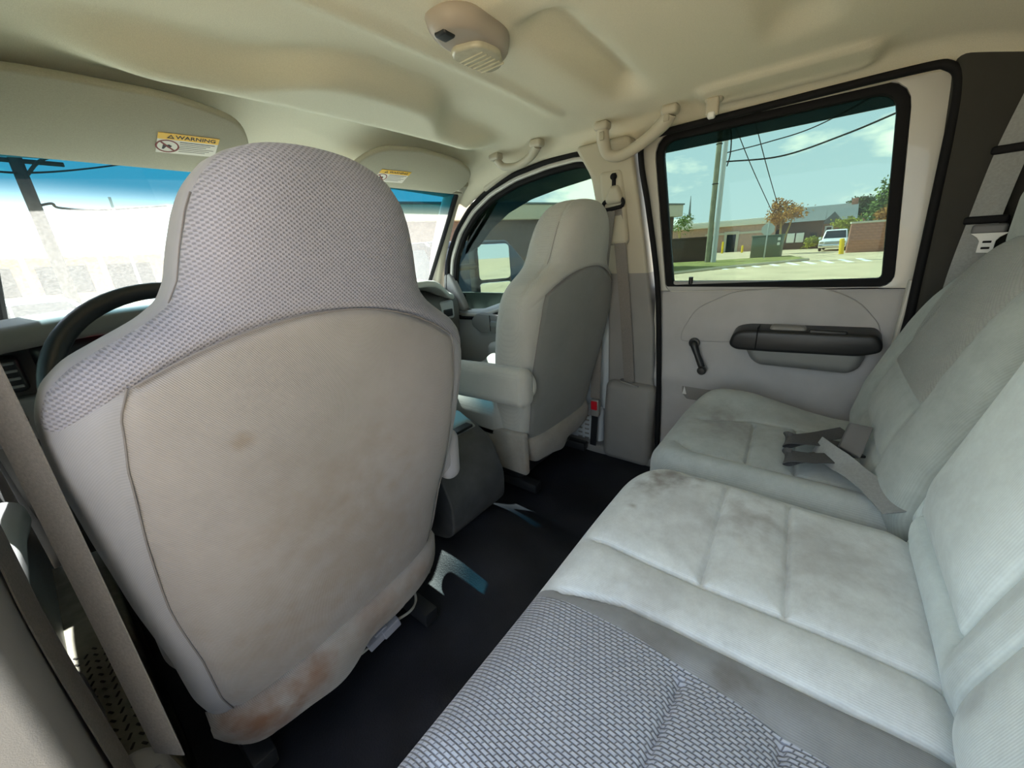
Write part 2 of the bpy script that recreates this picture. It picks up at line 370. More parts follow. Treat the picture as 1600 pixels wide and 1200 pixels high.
def text_mesh(txt, size, mat, parent, mw, name='lettering'):
    cu = bpy.data.curves.new(name, 'FONT'); cu.body = txt; cu.size = size; cu.extrude = .0002; cu.align_x = 'CENTER'; cu.align_y = 'CENTER'; cu.offset = size*.018
    t = bpy.data.objects.new(name+'_c', cu); COL.objects.link(t)
    dg = bpy.context.evaluated_depsgraph_get(); me = bpy.data.meshes.new_from_object(t.evaluated_get(dg)); bpy.data.objects.remove(t)
    me.transform(mw); me.materials.clear(); me.materials.append(M[mat]); o = bpy.data.objects.new(name, me); COL.objects.link(o); o.parent = parent; return o

# ================================================================== THE CAB (setting)
def sstep(a, b, t): t = np.clip((t-a)/(b-a), 0, 1); return t*t*(3-2*t)
def roof(x, y):
    x = np.asarray(x, float); y = np.asarray(y, float)
    z = 1.366-.035*(np.abs(x)/.78)**2.5
    z = z-.035*sstep(.72, .83, np.abs(x))
    z = z-.115*np.clip((y-1.0)/.46, 0, 1.2)**1.8-.06*sstep(-.1, -.42, y)
    yt = 1.06-.14*np.exp(-((x-.0)/.24)**4)                    # moulded step above the front seats
    z = z-.055*sstep(-.045, .045, y-yt)*(1-sstep(1.10, 1.22, y))*(1-sstep(.42, .66, np.abs(x)))
    z = z+.045*np.exp(-((y-.53)/.05)**2)*sstep(.03, .12, np.abs(x))*(1-sstep(.50, .62, np.abs(x)))   # roof bow groove
    z = z-.011*np.exp(-((y-.775)/.022)**2)*(1-sstep(.50, .60, np.abs(x)))                            # crease
    z = z+.022*np.exp(-((y-.12)/.06)**4)*sstep(.1, .2, np.abs(x))*(1-sstep(.42, .55, np.abs(x)))
    dd = np.minimum(1, np.maximum(0, 1-((y-.17)/.21)**4))*np.exp(-((np.abs(x)-.70)/.05)**4)          # long pads over the rear doors
    z = z-.013*sstep(0, .3, dd)
    return z
xs = np.linspace(-.83, .83, 141); ys = np.linspace(-.56, 1.50, 161)
V = np.array([(x, y, float(roof(x, y))) for y in ys for x in xs]); K = len(xs)
F = [(j*K+i, j*K+i+1, (j+1)*K+i+1, (j+1)*K+i) for j in range(len(ys)-1) for i in range(K-1)]
head = Surf(V, F)
top = Surf(V+np.array([0, 0, .05]), [f[::-1] for f in F]); k0 = len(V); rim = []
bd = [i for i in range(K)]+[j*K+K-1 for j in range(1, len(ys))]+[(len(ys)-1)*K+i for i in range(K-2, -1, -1)]+[j*K for j in range(len(ys)-2, 0, -1)]
head.add(top)
head.F += [(bd[i], bd[(i+1) % len(bd)], bd[(i+1) % len(bd)]+k0, bd[i]+k0) for i in range(len(bd))]
tag(obj('ceiling', head, 'headliner', smooth=60, fix=False), 'beige moulded cloth headliner over the whole cab', 'headliner', kind='structure')

# floor with a low tunnel
xs = np.linspace(-.80, .90, 90); ys = np.linspace(-.54, 1.9, 90)
def floor_z(x, y): return .075*np.exp(-(x/.17)**4)*sstep(.35, .8, y)+.10*sstep(1.4, 1.9, y)+.004*np.sin(x*31+y*9)*np.sin(y*17-x*6)
V = np.array([(x, y, float(floor_z(x, y))) for y in ys for x in xs]); K = len(xs)
tag(obj('floor', Surf(V, [(j*K+i, j*K+i+1, (j+1)*K+i+1, (j+1)*K+i) for j in range(len(ys)-1) for i in range(K-1)]), 'floor', smooth=180, fix=False),
    'black vinyl cab floor with sun patches behind the front seats', 'floor', kind='structure')

# back wall with the rear window opening
wr = thing('wall_rear', 'dark grey back wall of the cab behind the rear seat', 'wall', kind='structure')
gi = round_poly([(-.62, .86), (.62, .86), (.58, 1.20), (-.58, 1.20)], .06)
obj('back_panel', frame_ring(gi, round_poly([(-.92, .0), (.92, .0), (.88, 1.36), (-.88, 1.36)], .02), -.56, -.50, 'y'), 'darktrim', wr)
obj('rear_glass', prism(gi, -.545, -.540, 'y'), 'rearglass', wr, smooth=False)

# right rear pillar trim (behind the rear door)
cp = thing('wall_right', 'dark grey rear corner pillar trim beside the rear seat', 'pillar trim', kind='structure')
prof = [(-.20, 0), (-.215, .5), (-.22, .65), (-.195, 1.1), (-.18, 1.25), (-.165, 1.36), (-.56, 1.36), (-.56, 0)]
obj('trim_panel', bevelled(prism(prof, .775, .90, 'x'), .02, 4), 'darktrim', cp)

# left body side behind the open rear door
lb = thing('wall_left', 'body side behind the open left rear door', 'wall', kind='structure')
obj('trim_panel', bevelled(prism([(-.25, 0), (-.25, 1.33), (-.56, 1.36), (-.56, 0)], -.92, -.80, 'x'), .02, 3), 'darktrim', lb)

# roof side rails
for nm, s in (('trim_1', 1), ('trim_2', -1)):
    r_ = rbox(.80, .90, -.54, 1.36, 1.298, 1.37, .02, (1, 30, 1), 3)
    r_.V[:, 2] -= .13*np.clip((r_.V[:, 1]-1.05)/.4, 0, 2)**1.3; r_.V[:, 0] *= s
    tag(obj(nm, r_, 'beige'), 'beige roof side rail above the %s doors' % ('right' if s > 0 else 'left'), 'roof rail', kind='structure')

# front bulkhead and windshield surround
tag(obj('wall_front', bevelled(prism([(1.86, -.2), (1.86, .72), (1.98, .74), (1.98, -.2)], -.92, .92, 'x'), .01), 'black'), 'black firewall below the windshield', 'firewall', kind='structure')
hd = rbox(-.72, .72, 1.44, 1.54, 1.222, 1.262, .015, (20, 1, 1), 3); hd.V[:, 2] -= .02*(hd.V[:, 0]/.7)**2
tag(obj('trim_3', hd, 'beige'), 'beige header trim above the windshield', 'header trim', kind='structure')
WB, WT = (1.90, .775), (1.475, 1.225)
def ws_pt(u, v):      # u -1..1 across, v 0 bottom..1 top ; slightly bowed glass
    hw = .79*(1-v)+.705*v; x = u*hw
    return (x, WB[0]+(WT[0]-WB[0])*v-.07*u*u*(1-.4*v), WB[1]+(WT[1]-WB[1])*v-.012*u*u)
g = Surf(); nu, nv = 24, 12
Vg = [ws_pt(-1+2*i/nu, j/nv) for j in range(nv+1) for i in range(nu+1)]
g = Surf(Vg, [(j*(nu+1)+i, j*(nu+1)+i+1, (j+1)*(nu+1)+i+1, (j+1)*(nu+1)+i) for j in range(nv) for i in range(nu)])
w1 = thing('window_1', 'windshield with dark blue tint band and lower glass with dust and a painted dash reflection', 'windshield', kind='structure')
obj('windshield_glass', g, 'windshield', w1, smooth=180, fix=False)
obj('glass_edge_seal', tube([ws_pt(1, v) for v in np.linspace(0, 1, 12)], .012, 8), 'rubber', w1)
obj('glass_edge_seal', tube([ws_pt(-1, v) for v in np.linspace(0, 1, 12)], .012, 8), 'rubber', w1)

# A pillars
def a_pillar(s, nm, lab):
    pts = [(.705, 1.40, 1.262), (.735, 1.50, 1.20), (.775, 1.62, 1.075), (.81, 1.735, .92), (.835, 1.80, .78), (.84, 1.82, .60)]
    P = smooth_path(pts, 6); rings = []
    T = np.gradient(P, axis=0); T /= np.linalg.norm(T, axis=1, keepdims=True)
    for i, p in enumerate(P):
        t = i/(len(P)-1); u = np.cross(T[i], (1, 0, 0)); u /= np.linalg.norm(u); v = np.cross(T[i], u)
        a, b = .040+.008*t, .030
        rings.append([p+a*np.sign(math.cos(q))*abs(math.cos(q))**.6*u+b*np.sign(math.sin(q))*abs(math.sin(q))**.6*v for q in np.linspace(0, 2*math.pi, 20, endpoint=False)])
    o = loft(rings); o.V[:, 0] *= s
    return tag(obj(nm, o, 'beige'), lab, 'pillar trim', kind='structure')
a_pillar(1, 'trim_4', 'beige windshield pillar trim on the passenger side')
a_pillar(-1, 'trim_5', 'beige windshield pillar trim on the driver side')

# B pillars
def b_pillar(s, nm, lab, out_=0., drop=0.):
    r = thing(nm, lab, 'pillar trim', kind='structure')
    up = round_poly([(.84, 1.30), (.615, 1.30), (.55, .90), (.50, .60), (.47, .0), (.685, .0), (.695, .60), (.715, .88), (.775, 1.19)], .02, 3)
    a = bevelled(prism(up, .80, .90, 'x'), .018, 4); a.V[:, 0] -= .03*sstep(1.0, 1.3, a.V[:, 2])
    hi, lo = split(a, a.V[:, 2]-.80-.02)
    for q, mt in ((hi, 'beige'), (lo, 'greytrim')):
        q.V[:, 0] = s*(q.V[:, 0]+out_); obj('upper_trim' if mt == 'beige' else 'middle_trim', q, mt, r)
    b = rbox(.742, .86, .470, .690, -.01, .365, .035, (2, 4, 6), 5)
    w = sstep(.16, .37, b.V[:, 2]); b.V[:, 0] += .020*w*(b.V[:, 0] < .8); b.V[:, 0] = s*(b.V[:, 0]+out_); b.V[:, 2] -= drop
    obj('lower_cover', b, 'greytrim', r)
    sl = frame_ring(round_poly([(-.030, -.006), (.030, -.006), (.030, .006), (-.030, .006)], .004, 3), round_poly([(-.043, -.016), (.043, -.016), (.043, .016), (-.043, .016)], .009, 3), 0, .006, 'z')
    sl.xf(Matrix.Translation((s*(.782+out_), .582, .362-drop)) @ Matrix.Rotation(math.radians(90), 4, 'Z') @ Matrix.Rotation(math.radians(-12*s), 4, 'Y'))
    obj('belt_slot', sl, 'greytrim', r)
    return r
b_pillar(1, 'wall_right_pillar', 'grey and beige door pillar beside the passenger seat')
b_pillar(-1, 'wall_left_pillar', 'grey door pillar beside the driver seat at lower left', .042, .075)
# raised shoulder-belt adjuster housing on the passenger pillar
hs = rbox(.772, .81, .625, .722, .93, 1.20, .03, (2, 4, 8), 5)
hs.V[:, 1] += .12*(hs.V[:, 2]-1.06)
obj('adjuster_housing', hs, 'beige', bpy.data.objects['wall_right_pillar'])

# ------------------------------------------------------------------ right rear door
d2 = thing('door_2', 'closed right rear door, grey panel with black armrest and window crank', 'door', kind='structure')
pan = rbox(.815, .88, -.205, .497, .05, .785, .022, (2, 24, 24), 4)
def pf(p):
    w = (p[:, 0] < .85)
    p[:, 0] += .018*sstep(.70, .79, p[:, 2])*w            # top rolls outward to the glass
    p[:, 0] -= .012*np.exp(-((p[:, 2]-.405)/.03)**2)*w*sstep(.16, .30, p[:, 1])   # crease above the lower light
    p[:, 1] += .05*(p[:, 2]-.75)*0
    return p
pan.V = pf(pan.V)
obj('door_panel', pan, 'doorgrey', d2)
arch = round_poly([(.398, .560), (.395, .600), (.352, .690), (.235, .752), (.10, .765), (-.02, .765), (-.105, .727), (-.165, .655), (-.17, .60), (.18, .575)], .035, 4)
a = bevelled(prism(arch, .808, .84, 'x'), .006, 3); a.V[:, 0] += .012*sstep(.70, .79, a.V[:, 2])
obj('arched_panel', a, 'doorgrey', d2)
cap = bevelled(prism(round_poly([(.222, .588), (.212, .632), (.175, .644), (-.155, .652), (-.172, .63), (-.175, .600), (-.13, .583), (.10, .573), (.20, .572)], .02, 4), .748, .825, 'x'), .012, 3)
cap.V[:, 2] -= .012*(cap.V[:, 0] < .78)
arm = obj('armrest_cap', cap, 'black', d2); tag(arm, 'black armrest cap')
obj('cap_joint', bevelled(box(.745, .80, .138, .141, .57, .643), .001), 'rubber', arm)
pod = rbox(.756, .83, -.150, .185, .508, .592, .032, (2, 6, 2), 5)
pod.V[:, 1] = np.where(pod.V[:, 1] > 0, pod.V[:, 1]-.04*(.592-pod.V[:, 2])/.084, pod.V[:, 1]+.02*(.592-pod.V[:, 2])/.084)
obj('armrest', pod, 'armgrey', d2)
pc = rbox(.765, .812, .010, .108, .618, .648, .010, (2, 2, 2), 3); tag(obj('pull_cup', pc, 'greytrim', d2), 'grey pull cup liner')
obj('release_lever', rbox(.752, .775, -.09, .005, .630, .645, .006), 'black', d2)
# window crank
ck = obj('window_crank', tube([(.800, .343, .560), (.788, .341, .556), (.782, .325, .520), (.782, .305, .474)], [.015, .014, .011, .012], 12, 4, .8), 'black', d2); tag(ck, 'black window crank')
kb = lathe([(.0, 0), (.018, 0), (.020, .006), (.018, .014), (.0, .016)], 20).xf(Matrix.Translation((.806, .343, .560)) @ Matrix.Rotation(math.radians(-90), 4, 'Y')); obj('crank_hub', kb, 'black', ck)
kb = lathe([(.0, 0), (.012, 0), (.015, .008), (.016, .022), (.012, .030), (.0, .031)], 20).xf(Matrix.Translation((.786, .301, .464)) @ Matrix.Rotation(math.radians(-90), 4, 'Y')); obj('crank_knob', kb, 'black', ck)
# courtesy light plate
lp = obj('courtesy_light_plate', bevelled(prism(round_poly([(.378, .385), (.372, .345), (.355, .325), (.20, .325), (.20, .372), (.272, .378)], .006, 3), .809, .82, 'x'), .003), 'greytrim', d2)
obj('courtesy_lens', bevelled(prism([(.372, .345), (.356, .345), (.366, .378)], .806, .812, 'x'), .002), 'white', lp)
lk = tube([(.84, .385, .775), (.838, .385, .80)], [.008, .0075], 10); obj('lock_knob', lk, 'black', d2)
# window: glass, black channel, painted frame
gp = [(.447, .772), (-.142, .792), (-.085, 1.270), (.520, 1.266)]
gr = round_poly(gp, [.012, .012, .05, .05], 6)
obj('window_glass', prism(gr, .850, .854, 'x'), 'sideglass', d2, smooth=False)
so = offset_poly(gr, .026)
sl = bevelled(frame_ring(gr, so, .830, .862, 'x'), .004, 2); obj('window_channel', sl, 'rubber', d2)
out = round_poly([(.506, .75), (-.250, .765), (-.235, 1.302), (.600, 1.298)], [.012, .012, .06, .05], 6)
fr = bevelled(frame_ring(so, out, .822, .87, 'x'), .006, 3); obj('window_frame', fr, 'white_paint', d2)
obj('front_edge', box(.820, .90, .495, .506, .05, .77), 'white_paint', d2)
obj('rear_edge', rbox(.806, .90, -.212, -.196, .30, .79, .006), 'white_paint', d2)
gd = prism(round_poly([(.55, 1.30), (-.14, 1.305), (-.13, 1.243), (.56, 1.236)], .01, 3), .872, .876, 'x'); gd.V[:, 0] += .04*(1.27-gd.V[:, 2])
obj('rain_guard', gd, 'guard', d2, smooth=False)
obj('door_skin', box(.90, .915, -.21, .52, .0, .77), 'white_paint', d2)
# weatherstrip round the door opening
ws = tube([(.797, .452, .03), (.797, .460, .30), (.797, .478, .60), (.797, .498, .80), (.797, .545, 1.05), (.795, .578, 1.20), (.79, .575, 1.268), (.79, .52, 1.284), (.79, .2, 1.292), (.79, -.10, 1.297), (.79, -.165, 1.288), (.786, -.190, 1.24), (.784, -.198, 1.1), (.784, -.210, .80), (.784, -.214, .64), (.788, -.205, .35), (.79, -.20, .1)], .0105, 10, 6)
tag(obj('weatherstrip', ws, 'rubber'), 'black rubber weatherstrip around the right rear door opening', 'weatherstrip', kind='structure')

# ------------------------------------------------------------------ front doors
def front_door(s, nm, lab):
    d = thing(nm, lab, 'door', kind='structure')
    def o(n_, S_, m_, par=d, **k):
        S_.V[:, 0] = s*(S_.V[:, 0]+(.075 if s < 0 else 0)); return obj(n_, S_, m_, par, **k)
    poly = round_poly([(1.86, .55), (1.80, .69), (1.66, .625), (1.45, .640), (1.30, .685), (1.15, .715), (.70, .735), (.69, .04), (.80, .0), (1.80, .0)], .02, 3)
    o('door_panel', bevelled(prism(poly, .835, .89, 'x'), .02, 4), 'doorlight')
    glp = [(1.64, .630), (1.655, .76), (1.625, .90), (1.55, 1.02), (1.45, 1.11), (1.33, 1.172), (1.18, 1.215), (1.0, 1.238), (.85, 1.243), (.795, 1.215), (.755, 1.05), (.725, .88), (.715, .725), (1.15, .71), (1.30, .68), (1.45, .635)]
    glr = round_poly(glp, .03, 3)
    o('window_glass', prism(glr, .862, .866, 'x'), 'sideglass', smooth=False)
    ch = offset_poly(glr, .020); o('window_channel', bevelled(frame_ring(glr, ch, .842, .874, 'x'), .004), 'rubber')
    ou = offset_poly(ch, .018); o('window_frame', bevelled(frame_ring(ch, ou, .832, .875, 'x'), .005), 'white_paint')
    ou2 = offset_poly(ou, .016); o('door_seal', bevelled(frame_ring(ou, ou2, .815, .87, 'x'), .005), 'rubber')
    if s > 0:
        gq = [(1.60, .93), (1.55, 1.04), (1.45, 1.13), (1.33, 1.19), (1.18, 1.235), (1.0, 1.262), (.83, 1.262), (.80, 1.20), (.99, 1.178), (1.13, 1.155), (1.27, 1.11), (1.39, 1.045), (1.49, .965)]
        G = prism(round_poly(gq, .01, 3), .878, .882, 'x'); G.V[:, 0] += .04*(1.27-G.V[:, 2]); o('rain_guard', G, 'guard', smooth=False)
    o('mirror_sail', bevelled(prism(round_poly([(1.72, .63), (1.72, .82), (1.675, .84), (1.575, .66), (1.565, .625)], .02, 3), .815, .86, 'x'), .010, 3), 'greytrim')
    o('speaker_grille_pod', rbox(.80, .845, .715, 1.05, .0, .21, .03, (2, 4, 4), 4), 'doorlight')
    # grille slots
    for j in range(6):
        for k in range(3):
            o('grille_slot', rbox(.7965, .802, .745+.036*k, .768+.036*k, .035+.024*j, .043+.024*j, .002, (1, 1, 1), 1), 'greytrim')
    if s > 0: o('handle_pod', bevelled(prism(round_poly([(1.50, .555), (1.50, .585), (1.46, .622), (1.05, .612), (1.05, .53), (1.44, .515)], .02, 4), .79, .84, 'x'), .012, 3), 'armgrey')
    if s > 0: o('handle_lever', rbox(.780, .80, 1.10, 1.36, .553, .588, .010, (1, 3, 1), 3), 'consoletop')
    if s > 0: o('handle_divider', box(.7875, .80, 1.362, 1.365, .53, .615), 'rubber')
    A = rbox(.775 if s > 0 else .79, .845 if s > 0 else .86, .80, 1.40, .425, .515, .035, (2, 8, 2), 5); A.V[:, 2] -= .05*sstep(1.1, 1.42, A.V[:, 1]); o('armrest', A, 'doorlight')
    o('door_skin', box(.905, .92, .52, 1.88, .0, .72), 'white_paint')
    return d
front_door(1, 'door_1', 'closed front passenger door, light grey panel with silver grey handle')
front_door(-1, 'door_3', 'closed driver door, light armrest showing at the left edge')
# ribbed scuff plate on the driver door sill
sc = thing('trim_6', 'textured scuff plate on the driver door sill', 'scuff plate', kind='structure')
obj('plate', rbox(-.935, -.80, .55, 1.75, -.02, .085, .015, (2, 10, 2), 3), 'scuff', sc)
bt = rbox(-.0022, .0022, -.0065, .0065, -.001, .0025, .0015, (1, 1, 1), 1); t0 = None
for i in range(7):
    for j in range(20):
        if t0 is None: t0 = obj('tread_dimple', bt, 'darktrim', sc); q = t0
        else: q = bpy.data.objects.new('tread_dimple', t0.data); COL.objects.link(q); q.parent = sc
        q.location = (-.915+.0155*i, .74+.026*j+(.013 if i % 2 else 0), .0845); q.rotation_euler = (0, 0, .5 if i % 2 else -.5)
tag(obj('trim_7', rbox(-.95, -.79, -.5, 1.85, -.10, .02, .012, (2, 10, 1), 3), 'darktrim'), 'dark door sill strip along the driver side floor', 'door sill', kind='structure')
tag(obj('trim_8', rbox(.76, .91, -.2, 1.8, -.03, .035, .012, (2, 10, 1), 3), 'greytrim'), 'grey door sill strip along the passenger side floor', 'door sill', kind='structure')

# ================================================================== SEATS
PANEL = dict(col=(.315, .290, .285), col2=(.25, .23, .226))
M['panel_d'] = fabric('seat_back_cloth', PANEL['col'], PANEL['col2'], 'xz', 'rib', 110, 110, .8, .35, .10, 4,
    stains=((-.150, -.075, .700, .022, .55), (-.02, -.02, .42, .22, .28), (-.14, .0, .30, .15, .32), (.08, -.02, .38, .17, .28), (-.05, -.05, .58, .15, .2), (.12, -.05, .62, .12, .15)), stain_col=(.20, .145, .10))
M['panel_p'] = fabric('passenger_back_cloth', (.20, .205, .20), (.165, .168, .165), 'xz', 'rib', 110, 110, .8, .3, .10, 4)
M['knit'] = fabric('headrest_knit', (.30, .292, .34), (.185, .18, .21), 'xz', 'dots', 2*math.pi/.0066, 2*math.pi/.0056, 0, .7, .06, 5)
M['cover'] = fabric('seat_cover_cloth', (.305, .30, .322), (.275, .27, .29), 'yz', 'rib', 160, 160, .7, .10, .07, 5)
M['cover_p'] = fabric('passenger_cover_cloth', (.41, .41, .385), (.345, .345, .325), 'xz', 'knit', 260, 300, 0, .25, .07, 5)
M['skirt'] = fabric('seat_skirt_cloth', (.31, .285, .265), (.25, .23, .214), 'xz', 'rib', 100, 100, .6, .2, .15, 8, stains=((-.20, .01, .145, .085, .95), (-.10, .01, .165, .06, .8), (-.15, .01, .10, .05, .8), (.05, .01, .19, .09, .45), (.17, .01, .21, .05, .4)), stain_col=(.17, .085, .045))
M['skirt_p'] = fabric('passenger_skirt_cloth', (0.306, 0.281, 0.255), (0.246, 0.230, 0.208), 'xz', 'rib', 100, 100, .6, .2, .15, 8, stains=((-.24, .03, .17, .05, .6),), stain_col=(.17, .085, .045))
ST = np.array([  # z, half width, back y, front y, exponent
 (.225, .190, .060, .13, 2.6), (.235, .225, .035, .15, 3.0), (.26, .250, .015, .18, 3.4), (.31, .262, .002, .195, 3.8), (.40, .272, -.016, .19, 4.0), (.50, .292, -.036, .170, 4.0),
 (.60, .306, -.055, .150, 4.0), (.70, .316, -.073, .130, 3.8), (.765, .314, -.086, .118, 3.4), (.80, .302, -.093, .112, 3.2), (.825, .280, -.098, .108, 3.0), (.845, .245, -.103, .105, 3.0),
 (.865, .210, -.108, .102, 3.0), (.885, .186, -.112, .098, 3.1), (.91, .174, -.117, .092, 3.2), (.95, .165, -.123, .082, 3.2), (.99, .154, -.128, .070, 3.1), (1.02, .142, -.130, .058, 3.0),
 (1.045, .124, -.128, .044, 2.8), (1.062, .102, -.122, .028, 2.6), (1.074, .074, -.112, .010, 2.4), (1.080, .042, -.095, -.012, 2.2), (1.0815, .012, -.075, -.035, 2.0)])
def se_ring(w, yb, yf, n, K):
    t = np.linspace(0, 2*math.pi, 721)[:-1]+math.pi/2
    yc, h = (yb+yf)/2, (yf-yb)/2
    x = w*np.sign(np.cos(t))*np.abs(np.cos(t))**(2/n); y = yc+h*np.sign(np.sin(t))*np.abs(np.sin(t))**(2/n)
    d = np.r_[0, np.cumsum(np.hypot(np.diff(np.r_[x, x[0]]), np.diff(np.r_[y, y[0]])))]
    q = np.linspace(0, d[-1], K, endpoint=False)
    return np.interp(q, d, np.r_[x, x[0]]), np.interp(q, d, np.r_[y, y[0]])
def at_z(z):
    # smooth interpolation of the stations
    return [float(np.interp(z, ST[:, 0], ST[:, i])) for i in (1, 2, 3, 4)]
def z_arch(x): return .866-1.20*np.minimum(np.abs(x), .30)**2
def front_seat(origin, lab, driver, tilt=0):
    r = thing('front_seat', lab, 'seat', origin, 'front bucket seats'); r.rotation_euler = (0, math.radians(tilt), 0)
    slump = (lambda x, z: .15*(np.asarray(x)-.25)*(1-sstep(.28, .66, z))) if driver else (lambda x, z: 0*np.asarray(x))
    zs = np.r_[np.linspace(.225, .26, 8), np.linspace(.268, .78, 62), np.linspace(.786, .92, 30), np.linspace(.926, 1.05, 20), np.linspace(1.053, 1.0815, 12)]
    Kr = 176
    sm = np.array([at_z(z) for z in zs])
    for _ in range(2): sm[1:-1] = (sm[:-2]+2*sm[1:-1]+sm[2:])/4
    rings = []
    for z, (w, yb, yf, n) in zip(zs, sm):
        x, y = se_ring(w, yb, yf, n, Kr); rings.append(np.c_[x, y, np.full(Kr, z)])
    s = loft(rings); P = s.V; ii = np.clip(np.searchsorted(zs, P[:, 2]-1e-9), 0, len(zs)-1)
    w = sm[ii, 0]; yc = (sm[ii, 1]+sm[ii, 2])/2; back = P[:, 1] < yc
    xl = w-.030-.030*sstep(.45, .78, P[:, 2])
    gB = np.minimum(np.minimum(z_arch(P[:, 0])-P[:, 2], xl-np.abs(P[:, 0])), P[:, 2]-.238)
    gB = np.where(back, gB, -np.abs(gB)-.004)
    hh = (sm[ii, 2]-sm[ii, 1])/2; gH = np.minimum(P[:, 2]-z_arch(P[:, 0]), yc-.30*hh-P[:, 1])
    nrm = s.normals()
    if np.dot(nrm[0], P[0]-P.mean(0)) < 0: nrm = -nrm
    cut = -.0045*np.exp(-(gB/.006)**2)-.003*np.exp(-(gH/.005)**2)
    s.V = P+nrm*cut[:, None]
    s.V[:, 2] += slump(s.V[:, 0], s.V[:, 2])
    # soft unevenness of the foam
    s.V[:, 1] += np.where(back, .003*np.sin(P[:, 0]*17+1)*np.sin(P[:, 2]*13), 0)
    a, rest = split(s, gB)
    b, rest2 = split(Surf(rest.V, rest.F), gH_on(rest, sm, zs))
    tag(obj('back_panel', a, 'panel_d' if driver else 'panel_p', r, smooth=70), 'smooth cloth back panel')
    tag(obj('headrest_cover', b, 'knit' if driver else 'cover_p', r, smooth=70), 'knitted headrest and shoulder cover')
    obj('backrest', rest2, 'cover' if driver else 'cover_p', r, smooth=70)
    # stitched seam along the arch and the two edges
    pts = []
    for x in np.linspace(-.238, .238, 80):
        z = float(z_arch(x)); w_, yb, yf, n = at_z(z)
        if abs(x) < w_-.006: pts.append((x, (yb+yf)/2-(yf-yb)/2*(1-(abs(x)/w_)**n)**(1/n)+.002, z))
    obj('seam', tube(pts, .0016, 6), 'seam', r)
    for sx in (-1, 1):
        pts = []
        for z in np.linspace(.25, .798, 60):
            w_, yb, yf, n = at_z(z); x = (w_-.030-.030*float(sstep(.45, .78, z))); pts.append((sx*x, (yb+yf)/2-(yf-yb)/2*(1-(x/w_)**n)**(1/n)+.0025, z+float(slump(sx*x, z))))
        obj('seam', tube(pts, .0011, 6), 'seam', r)
        pts = []
        for z in np.linspace(.885, 1.01, 30):
            w_, yb, yf, n = at_z(z); pts.append((sx*w_*(1-.30**n)**(1/n)-sx*.001, (yb+yf)/2-.30*(yf-yb)/2, z))
        obj('seam', tube(pts, .0008, 6), 'seam', r)
    # skirt hanging below the back panel
    xs = np.linspace(-.252, .252, 50); rr = []
    for i, x in enumerate(xs):
        e = (abs(x)/.252)**6; top_ = .262; bot = .150+.03*sstep(-.05, .25, x)+.006*math.sin(x*40)+.05*e
        y0 = .020+.05*e
        rr.append([(x, y0-.012, top_), (x, y0-.022, (top_+bot)/2+.01), (x, y0-.012+.012*math.sin(x*21), bot+.008), (x, y0, bot), (x, y0+.010, bot+.010), (x, y0-.004, (top_+bot)/2), (x, y0+.006, top_)])
    sk_ = loft(rr); sk_.V[:, 2] += slump(sk_.V[:, 0], sk_.V[:, 2]-.0)
    obj('skirt', sk_, 'skirt' if driver else 'skirt_p', r, smooth=80)
    if not driver:
        for sx in (-1,):
            q = rbox(-.275, -.245, .02, .42, .13, .30, .012, (1, 8, 3), 3); obj('side_valance', q, 'skirt_p', r)
    cu = rbox(-.275, .275, .10, .62, .20, .41, .07, (10, 10, 3), 5, fn=lambda p, n: p+np.c_[np.zeros(len(p)), np.zeros(len(p)), .025*np.exp(-((np.abs(p[:, 0])-.22)/.05)**2)*(n[:, 2] > .3)])
    obj('seat_cushion', cu, 'cover' if driver else 'cover_p', r)
    ba = rbox(-.21, .21, .10, .55, .05, .21, .02); obj('seat_base', ba, 'black', r)
    for sx in (-1, 1):
        obj('seat_track', bevelled(box(sx*.20-.02, sx*.20+.02, .02, .56, .022, .06), .004), 'black', r)
    # bracket at the foot of the back
    for sx in (-1, 1):
        obj('recliner_bracket', bevelled(prism(round_poly([(.06, .13), (.055, .22), (.09, .30), (.15, .26), (.17, .14)], .01, 3), sx*.235-.004, sx*.235+.004, 'x'), .0015), 'black', r)
    # fold-down armrest towards the console
    sx = 1 if driver else -1
    x0, x1 = (.272, .328) if driver else (-.345, -.270)
    zc, yc_ = (.475, .03) if driver else (.500, -.010)
    am = rbox(x0, x1, yc_-.03, yc_+.36, zc-.068, zc+.068, .034, (2, 10, 2), 6)
    am.V[:, 2] += -.10*np.clip(am.V[:, 1]-yc_-.05, 0, 1)**1.2*.4
    A = obj('armrest', am, 'cover' if driver else 'cover_p', r)
    hub = lathe([(.0, 0), (.060, 0), (.064, .004), (.064, .016), (.06, .02), (0, .02)], 30).xf(Matrix.Translation((x1-.006 if not driver else x0+.006, yc_+.035, zc)) @ Matrix.Rotation(math.radians(90), 4, 'Y') @ Matrix.Translation((0, 0, -.01)))
    obj('armrest_pivot', hub, 'cover' if driver else 'cover_p', A)
    # belt buckle at the outer side
    return r
def gH_on(s, sm, zs):
    P = s.V; w = np.interp(P[:, 2], zs, sm[:, 0]); yc = np.interp(P[:, 2], zs, (sm[:, 1]+sm[:, 2])/2); hh = np.interp(P[:, 2], zs, (sm[:, 2]-sm[:, 1])/2)
    return np.minimum(P[:, 2]-z_arch(P[:, 0]), yc-.30*hh-P[:, 1])
drv = front_seat((-.512, .655, 0), 'large grey cloth driver seat seen from behind, with knitted headrest', True, 4)
pas = front_seat((.515, .735, 0), 'beige grey passenger front seat with a fold down armrest', False, 0)

